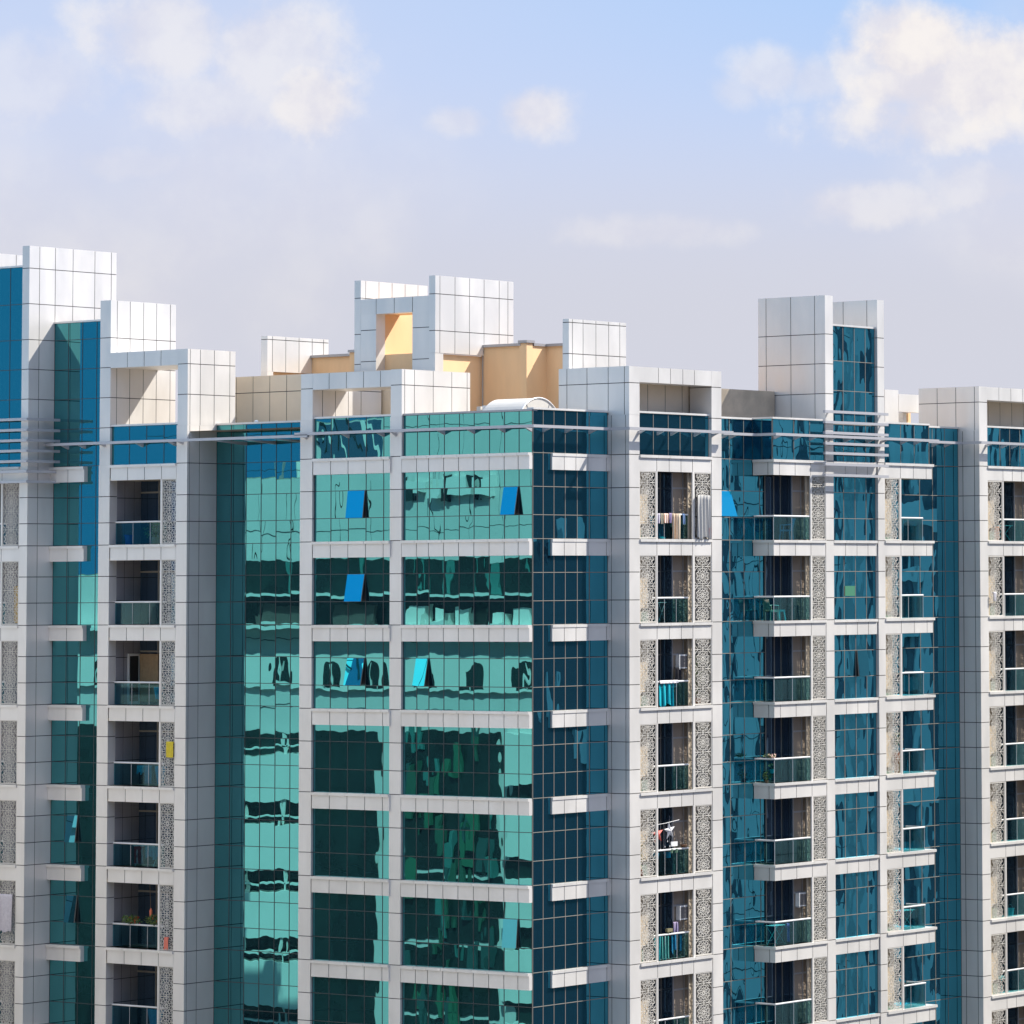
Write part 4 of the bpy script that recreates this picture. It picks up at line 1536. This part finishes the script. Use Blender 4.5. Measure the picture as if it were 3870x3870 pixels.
# --- corner balconies right of the roof tower
plant('bright green bush standing next to the lattice screen', (23.05, FY + .45, Fl(3) + 1.48), .26, .22, .34, 220, .10, ('terracotta', Fl(3), .17, .9, (.42, .18, .10)), 21)
rack('turquoise drying rack with crossed legs behind the corner glass railing', 23.55, FY + .55, Fl(5), 1.1, .5, .80, MATS['turquoise_metal'])
cloth('cloth', 'dark lilac cloth on the left of the drying rack with crossed legs', 'Y', FY + .42, 22.95, 23.35, Fl(5) + .80, Fl(5) + .18, (.16, .13, .26), .1, 2, .03)
# --- far right column
cloth('cloth', 'pale orange cloth showing through the topmost lattice on the far right', 'Y', FY + .1, 29.95, 30.35, Fl(0) + .62, Fl(0) + .04, (.72, .42, .28), .0, 2, .02, cat='cloth', group='cloths tied to the lattice screens')
cloth('bag', 'crumpled white bag tied to the second lattice on the far right', 'Y', FY - .09, 29.50, 29.78, Fl(1) + 1.05, Fl(1) + .70, (.78, .76, .78), .0, 2.5, .05, cat='bag', group='cloths tied to the lattice screens', taper=.3)
bucket('turquoise bucket behind the railing on the far right', 31.55, FY + .45, Fl(5), (.06, .62, .68), .2, .36)
rack('thin turquoise rack behind the topmost railing on the far right', 31.4, FY + .6, Fl(0), 1.1, .4, .72, MATS['turquoise_metal'])
t = thing('pedestal_fan', 'turquoise pedestal fan behind the lowest visible railing on the far right', 'fan', (30.95, FY + .45, Fl(6)))
mb = MB(); mb.lathe((30.95, FY + .5, Fl(6)), [(.001, .03), (.17, .03), (.17, 0)], MATS['turquoise_metal'], 14); mb.tube([(30.95, FY + .5, Fl(6)), (30.95, FY + .5, Fl(6) + .62)], .022, MATS['turquoise_metal']); mb.build('stand', t)
mb = MB(); mb.lathe((30.95, FY + .5, Fl(6) + .62), [(.001, .14), (.10, .12), (.21, .02), (.21, 0), (.10, -.02), (.001, -.03)], MATS['turquoise_metal'], 16); mb.build('shade', t)

# --- shaded street side: column with clothes behind the railings
LX = .24
bucket('dark blue bucket on the floor of the topmost shaded balcony', .55, 22.35, Fl(0), (.03, .08, .40), .2, .42)
plant('sparse tall plant behind the topmost railing of the shaded balcony', (.65, 21.0, Fl(0) + .55), .3, .6, .42, 120, .14, ('grey', Fl(0), .2, .3, (.25, .24, .22)), 31)
mb = MB()
t = thing('balcony_door_leaf', 'open white framed door leaf in the third shaded balcony', 'door', (1.3, 22.78, Fl(2)))
x0, x1 = .95, 1.64
Zd = Fl(2)
mb.box(x0, x0 + .09, P2a - .06, P2a - .02, Zd, Zd + 2.1, WHITEM); mb.box(x1 - .09, x1, P2a - .06, P2a - .02, Zd, Zd + 2.1, WHITEM); mb.box(x0 + .09, x1 - .09, P2a - .06, P2a - .02, Zd + 2.0, Zd + 2.1, WHITEM); mb.box(x0 + .09, x1 - .09, P2a - .06, P2a - .02, Zd, Zd + .12, WHITEM); mb.build('door_frame', t)
mb = MB(); mb.box(x0 + .09, x1 - .09, P2a - .045, P2a - .035, Zd + .12, Zd + 2.0, DARK); mb.build('pane', t)
cloth('curtain', 'tan curtain drawn beside the open white framed door leaf', 'X', 1.60, 21.6, 22.7, Fl(2) + 2.05, Fl(2) + .1, (.34, .24, .15), .0, 7, .04, cat='curtain', group='curtains')
cloth('cloth', 'turquoise cloth hanging low behind the third shaded railing', 'X', .5, 20.15, 20.75, Fl(2) + .72, Fl(2) + .2, (.03, .50, .60), .0, 2, .05, taper=.4, ragged=.08)
Z3 = Fl(3)
cloth('towel', 'light blue towel on the left of the fourth shaded balcony', 'X', .5, 21.3, 21.65, Z3 + .80, Z3 + .50, (.08, .38, .48), .0, 1.5, .03, ragged=.06)
cloth('towel', 'long grey blue towel in the fourth shaded balcony', 'X', .5, 20.85, 21.22, Z3 + .80, Z3 + .1, (.14, .24, .36), .0, 2, .03)
cloth('towel', 'bright blue towel next to the lattice in the fourth shaded balcony', 'X', .5, 20.0, 20.62, Z3 + .78, Z3 + .08, (.02, .32, .52), .0, 2, .05, taper=.4)
cloth('cloth', 'yellow cloth fixed behind the lattice screen in the fourth shaded balcony', 'X', FX - .0, 18.99, 19.40, Z3 + 1.83, Z3 + 1.22, (.72, .56, .06), .0, 1, .01, cat='cloth', group='cloths tied to the lattice screens')
Z4 = Fl(4)
rack('pale blue wire rack holding red and blue laundry', .62, 21.2, Z4, .5, 1.3, .86)
cloth('cloth', 'dark red printed cloth on the wire rack', 'X', .45, 21.2, 21.75, Z4 + .80, Z4 + .12, (.36, .04, .05), .0, 2, .02, (.6, .3, .3))
cloth('cloth', 'pale blue cloth right of the dark red printed cloth', 'X', .45, 20.3, 21.1, Z4 + .80, Z4 + .38, (.10, .22, .32), .0, 4, .04, ragged=.08)
Z5 = Fl(5)
plant('bushy green plant with red flowers at the left of the flowered rail', (LX + .02, 21.75, Z5 + 1.13), .16, .50, .20, 260, .09, None, 41, ((.62, .10, .05), 16, 'red'), name='flower_trough')
plant('dark leafy plant at the right of the flowered rail', (LX + .02, 20.45, Z5 + 1.15), .16, .48, .24, 240, .09, None, 43, ((.60, .18, .06), 6, 'orange'), name='flower_trough')
t = thing('tassel', 'orange tassel hanging on a beaded cord above the flowered rail', 'ornament', (.4, 20.85, Z5 + 1.7))
mb = MB(); mb.lathe((.4, 20.78, Z5 + 1.28), [(.001, 0), (.05, .02), (.06, .25), (.02, .34), (.001, .36)], mat('coral_thread', (.80, .22, .12), .8), 8); mb.build('thread', t)
mb = MB(); mb.tube([(.4, 20.85, Z5 + 2.6), (.4, 20.80, Z5 + 1.62)], .008, mat('bead_brown', (.2, .13, .06), .6), 5); mb.build('cord', t)
cloth('flag', 'coral pink cloth strip fixed low on the lattice beside the flowered rail', 'X', FX + .0, 19.2, 19.42, Z5 + .52, Z5 + .08, (.82, .24, .17), .0, 1.2, .02, cat='cloth', group='cloths tied to the lattice screens', ragged=.04)
cloth('towel', 'blue towel bunched behind the lowest visible shaded railing', 'X', .45, 19.98, 20.85, Fl(6) + .80, Fl(6) + .05, (.02, .30, .46), .0, 3, .06, taper=.45, ragged=.1)
cloth('cloth', 'white crumpled cloth tied over a lattice at the far left edge', 'X', TX - .01, 26.85, 27.62, Fl(5) + 2.05, Fl(5) + .55, (.66, .62, .66), .0, 5, .03, cat='cloth', group='cloths tied to the lattice screens', ragged=.04, taper=.1)
cloth('curtain', 'sunny yellow curtain strip behind the second lattice on the far left', 'X', TX + .12, 26.84, 27.1, Fl(1) + 1.6, Fl(1) + .1, (.50, .36, .16), .0, 1, .02, cat='curtain', group='curtains')


# ------------------------------------------------------------------ what stands across the streets (seen in the mirror glass)
OBW = mat('white_render', (0.87, 0.83, 0.77), 0.8, dirt=0.06, dscale=0.4)
OBT = mat('grey_beige_render', (0.72, 0.69, 0.65), 0.8, dirt=0.08, dscale=0.3)
OBG = mat('facade_window_glass', (0.015, 0.03, 0.028), 0.15, dirt=0.5, dscale=0.5)
OBGR = mat('green_awning', (0.03, 0.15, 0.085), 0.7)
A = thing('apartment_building', 'grey beige block with white balcony parapets mirrored in the teal glass across the street', 'building', (-25, 40, -46))
A['group'] = 'neighbouring buildings mirrored in the glass'
GX = -25.0
mb = MB()
mb.box(-45, GX, 12, 30.6, -46, 3.6, OBT)
mb.box(-44.9, GX - .1, 12.1, 30.5, 3.6, 3.65, ROOFM)  # unseen dark roof sheets added to cut light bounced onto the fins
mb.box(-44.9, GX - .1, 30.7, 36.9, 2.9, 2.95, ROOFM)
mb.box(-44.9, GX - .1, 37.1, 46.4, .2, .25, ROOFM)
mb.box(-44.9, GX - .1, 46.6, 79.9, -4.4, -4.35, ROOFM)
mb.box(-45, GX - .01, 30.602, 37, -46, 2.9, OBT)
mb.box(-45, GX - .02, 37.002, 46.5, -46, 0.2, OBT)
mb.box(-45, GX - .04, 46.502, 80, -46, -4.4, OBT)
for z in (2.4, 0.6, -2.4, -7.6, -10.9):
    mb.box(GX - .01, GX + .004, 12, 46.4, z - .014, z + .014, JOINT)
for i in range(17):
    y = 13 + i * 2.05
    mb.box(GX - .01, GX + .005, y - .014, y + .014, -3.7, 3.5 if y < 30 else 0.0, JOINT)
mb.build('facade_wall', A)
mb = MB()
mb.box(GX, GX + .06, 20, 46, -5.4, -3.8, OBG)
mb.build('ribbon_window', A)
mb = MB()
mb.box(GX, GX + 1.2, 20, 46, -5.55, -5.42, OBW)
mb.box(GX, GX + .05, 20, 46, -6.9, -5.56, OBG)
mb.box(GX + .05, GX + .5, 31, 33.2, -6.9, -5.9, mat('brown_blind', (0.12, 0.09, 0.08), 0.8))
mb.box(GX + .05, GX + .5, 36, 41, -6.9, -6.0, MATS['brown_blind'])
for y, w_, h_ in ((21, .9, .8), (22.6, .6, .5), (24.5, 1.0, .9), (26.2, .5, .6), (27.5, 1.2, .8)):
    mb.box(GX + .06, GX + .7, y, y + w_, -6.9, -6.9 + h_, OBW)
mb.box(GX, GX + 1.25, 20, 52, -7.1, -6.905, OBW)
mb.build('terrace', A)
mb = MB()
mb.box(GX, GX + .25, 14, 60, -10.0, -8.3, OBW)
mb.build('white_band', A)
for i in range(11):
    y = 21.5 + i * 3.1
    mb = MB()
    pts = [(y - .6, -9.85), (y + .6, -9.85)] + [(y + .6 * math.cos(PI * k / 10), -9.2 + .6 * math.sin(PI * k / 10)) for k in range(11)]
    mb.face([(GX + .26, p[0], p[1]) for p in pts], OBG)
    mb.box(GX + .262, GX + .30, y - .03, y + .03, -9.85, -8.7, OBW)
    mb.build('arched_window', A)
for z in [-11.9 - 3.3 * k for k in range(9)]:
    mb = MB(); mb.box(GX, GX + .05, 23.2, 29.3, z - 3.1, z, OBG); mb.build('window', A)
    mb = MB(); mb.box(GX, GX + .05, 30.9, 35.6, z - 3.28, z, OBG); mb.build('window', A)
    mb = MB()
    mb.box(GX, GX + .5, 14, 22.6, z - 2.3, z, OBW)
    mb.box(GX, GX + .04, 14, 22.6, z - 3.3, z - 2.31, OBG)
    mb.build('balcony_parapet', A)
    mb = MB()
    mb.box(GX, GX + 1.1, 37.2, 44.6, z - 3.6, z - 1.4, OBW)
    mb.box(GX, GX + .04, 37.2, 44.6, z - 1.39, z - .31, OBG)
    for y in (39, 42):
        mb.box(GX + .9, GX + 1.0, y, y + .12, z - 1.4, z - .3, OBW)
    mb.box(GX + .6, GX + 1.0, 37.2, 44.6, z - 1.05, z - .98, OBW)
    mb.build('balcony_parapet', A)
    mb = MB(); mb.box(GX, GX + .04, 47, 56, z - 3.29, z, OBG); mb.build('window', A)
mb = MB()
for y, z, w_, h_ in ((23.6, -.9, .8, .9), (24.9, -.8, 1.3, .8), (26.6, -1.0, .5, .8), (27.6, -.7, .9, .6), (29.2, -.9, .7, .8)):
    mb.box(GX + .006, GX + .4, y, y + w_, z, z + h_, OBW)
for y in (24.5, 26.3, 28.7):
    mb.box(GX + .006, GX + .3, y, y + .28, -1.1, .1, OBG)
mb.build('wall_cabinet', A)
mb = MB()
for y, wd in ((21.2, .10), (23.3, .5), (24.6, .08), (26.4, .35), (27.9, .10), (28.3, .08), (32.0, .3), (35.1, .12), (39.5, .25), (43, .1)):
    mb.box(GX + .06, GX + .12, y, y + wd, -5.38, -3.82, mat('teal_blind', (0.05, 0.20, 0.18), .7))
mb.build('window_blind', A)
rg = random.Random(3)
for k in range(90):
    y = rg.uniform(23.4, 28.9); z = rg.uniform(-36, -12.5); s_ = rg.uniform(.25, .8)
    mb = MB(); mb.box(GX + .052, GX + .15 + .002 * k, y, y + s_ * .55, z, z + s_ * 2.6, (OBGR, mat('dim_green_blind', (0.03, 0.11, 0.07), .7), MATS['teal_blind'], mat('dim_teal_blind', (0.03, 0.09, 0.085), .7))[k % 4]); mb.build('window_blind', A)
mb = MB()
for y, z, r in ((41.2, 0.2, .45),):
    mb.lathe((GX - 3, y, z), [(r, 0), (r, 1.3), (r * .6, 1.6), (0.01, 1.65)], OBW, 16)
mb.box(GX - 2, GX - 1.9, 38, 38.08, 0.2, 2.2, GREYM); mb.box(GX - 2, GX - 1.9, 42.4, 42.48, 0.2, 1.9, GREYM)
mb.build('roof_tank', A)

mb = MB()
nv = mat('navy_metal', (0.05, 0.10, 0.17), 0.5)
mb.box(GX - .009, GX + .08, 30.9, 34.2, 0.9, 2.85, nv)
for k in range(9):
    mb.bar((GX + .1, 31 + k * .62, 0.9 + (k % 3) * .5), (GX + .1, 31.6 + k * .62, 2.9 - (k % 2) * .7), .09, .05, OBW if k % 3 == 0 else OBG, nrm=(1, 0, 0))
mb.build('roof_plant_screen', A)
OBG2 = mat('shaded_window_glass', (0.06, 0.085, 0.11), 0.2, dirt=0.3, dscale=0.5)
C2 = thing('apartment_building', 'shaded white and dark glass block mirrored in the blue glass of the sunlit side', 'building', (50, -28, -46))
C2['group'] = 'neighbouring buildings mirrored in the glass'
GY = -28.0
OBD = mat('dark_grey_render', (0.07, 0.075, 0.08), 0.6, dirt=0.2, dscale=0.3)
mb = MB()
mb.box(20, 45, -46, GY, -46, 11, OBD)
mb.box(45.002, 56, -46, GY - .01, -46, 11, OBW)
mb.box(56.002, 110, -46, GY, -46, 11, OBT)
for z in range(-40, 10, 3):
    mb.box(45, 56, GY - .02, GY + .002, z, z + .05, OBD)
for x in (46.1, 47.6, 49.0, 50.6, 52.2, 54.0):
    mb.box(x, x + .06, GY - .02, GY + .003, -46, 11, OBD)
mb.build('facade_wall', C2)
rg = random.Random(8)
for x in (48.3, 51.4, 54.9):
    mb = MB(); mb.box(x, x + .5, GY - .01, GY + .06, -46, 11, OBG2); mb.build('window_strip', C2)
for k in range(40):
    x = rg.uniform(22, 44); z = rg.uniform(-32, 8)
    mb = MB(); mb.box(x, x + rg.uniform(.3, 1.2), GY, GY + .2, z, z + rg.uniform(.4, 2.5), OBT if k % 3 else OBG2); mb.build('window_panel', C2)
x = 56.4; k = 0
while x < 108:
    wp = rg.uniform(.7, 1.7); wg = rg.uniform(1.0, 2.6)
    mb = MB(); mb.box(x, x + wp, GY, GY + .5, -46, 11, OBW if k % 3 else OBT); mb.build('facade_pier', C2)
    mb = MB(); mb.box(x + wp, x + wp + wg, GY, GY + .05, -46, 10.5, OBG2)
    for z in range(-44, 9, 3):
        if rg.random() < .5:
            mb.box(x + wp, x + wp + wg, GY, GY + .35, z, z + rg.uniform(.5, 1.6), OBW if rg.random() < .4 else OBT)
    mb.build('window_strip', C2)
    x += wp + wg; k += 1

mb = MB()
for i in range(5):
    y0_ = -45 + i * 3.4
    for z in range(-42, 9, 3):
        mb.box(19.95, 20.02, y0_ + .6, y0_ + 2.4, z + .6, z + 2.1, OBG2)
for z in range(-42, 11, 3):
    mb.box(19.9, 20.01, -46, -28, z - .12, z + .12, OBT)
mb.box(19.8, 45, -46, -27.9, 11.0, 11.5, OBT)
mb.build('end_wall_windows', C2)
T = thing('dark_blocker', 'unseen dark block added behind the camera to darken reflections', 'building', (-160, -131, -46))  # unseen, added to block low sky from reflections and shaded faces
fv = Vector((0.82, 0.57, 0)).normalized(); sv = Vector((-fv.y, fv.x, 0))
c0 = Vector((CAM_POS[0], CAM_POS[1], 0)) - fv * 5.0
TW = mat('blocker_glass', (0.035, 0.05, 0.075), 0.25)
TS = mat('blocker_band', (0.10, 0.11, 0.13), 0.5)
mb = MB()
def tq(a0, a1, z0, z1, off, mt):
    p = [c0 + sv * a0 + fv * off, c0 + sv * a1 + fv * off]
    mb.face([(p[1].x, p[1].y, z0), (p[0].x, p[0].y, z0), (p[0].x, p[0].y, z1), (p[1].x, p[1].y, z1)], mt)
tq(-60, 60, -46, 55, 0, TW)
for i in range(30):
    tq(-60, 60, -46 + i * 3.4, -45 + i * 3.4, .06, TS)
q = [c0 - sv * 60, c0 + sv * 60, c0 + sv * 60 - fv * 25, c0 - sv * 60 - fv * 25]
for i in range(1, 4):
    a_, b_ = q[i], q[(i + 1) % 4]
    mb.face([(a_.x, a_.y, -46), (b_.x, b_.y, -46), (b_.x, b_.y, 55), (a_.x, a_.y, 55)], TW)
mb.face([(v.x, v.y, 55) for v in q], ROOFM)
mb.build('blocker_front', T)
# ------------------------------------------------------------------ ground and streets
gm = mat('sandy_ground', (0.20, 0.19, 0.18), 0.95, dirt=0.2, dscale=0.05)
mb = MB(); mb.face([(-4000, -4000, -46), (4000, -4000, -46), (4000, 4000, -46), (-4000, 4000, -46)], gm)
o = mb.build('ground'); o['kind'] = 'structure'
am = mat('asphalt', (0.055, 0.055, 0.057), 0.9, dirt=0.2, dscale=0.3)
mb = MB()
mb.face([(-20, -20, -45.996), (-8, -20, -45.996), (-8, 200, -45.996), (-20, 200, -45.996)], am)
mb.face([(-20, -22, -45.992), (200, -22, -45.992), (200, -10, -45.992), (-20, -10, -45.992)], am)
o = mb.build('road'); o['kind'] = 'structure'
pm = mat('paving', (0.40, 0.38, 0.35), 0.9, dirt=0.1, dscale=0.8)
mb = MB(); mb.box(-7.8, -1.7, -9.8, 150, -46, -45.87, pm); mb.box(-1.7, 150, -9.8, -1.4, -46, -45.871, pm)
o = mb.build('pavement'); o['kind'] = 'structure'
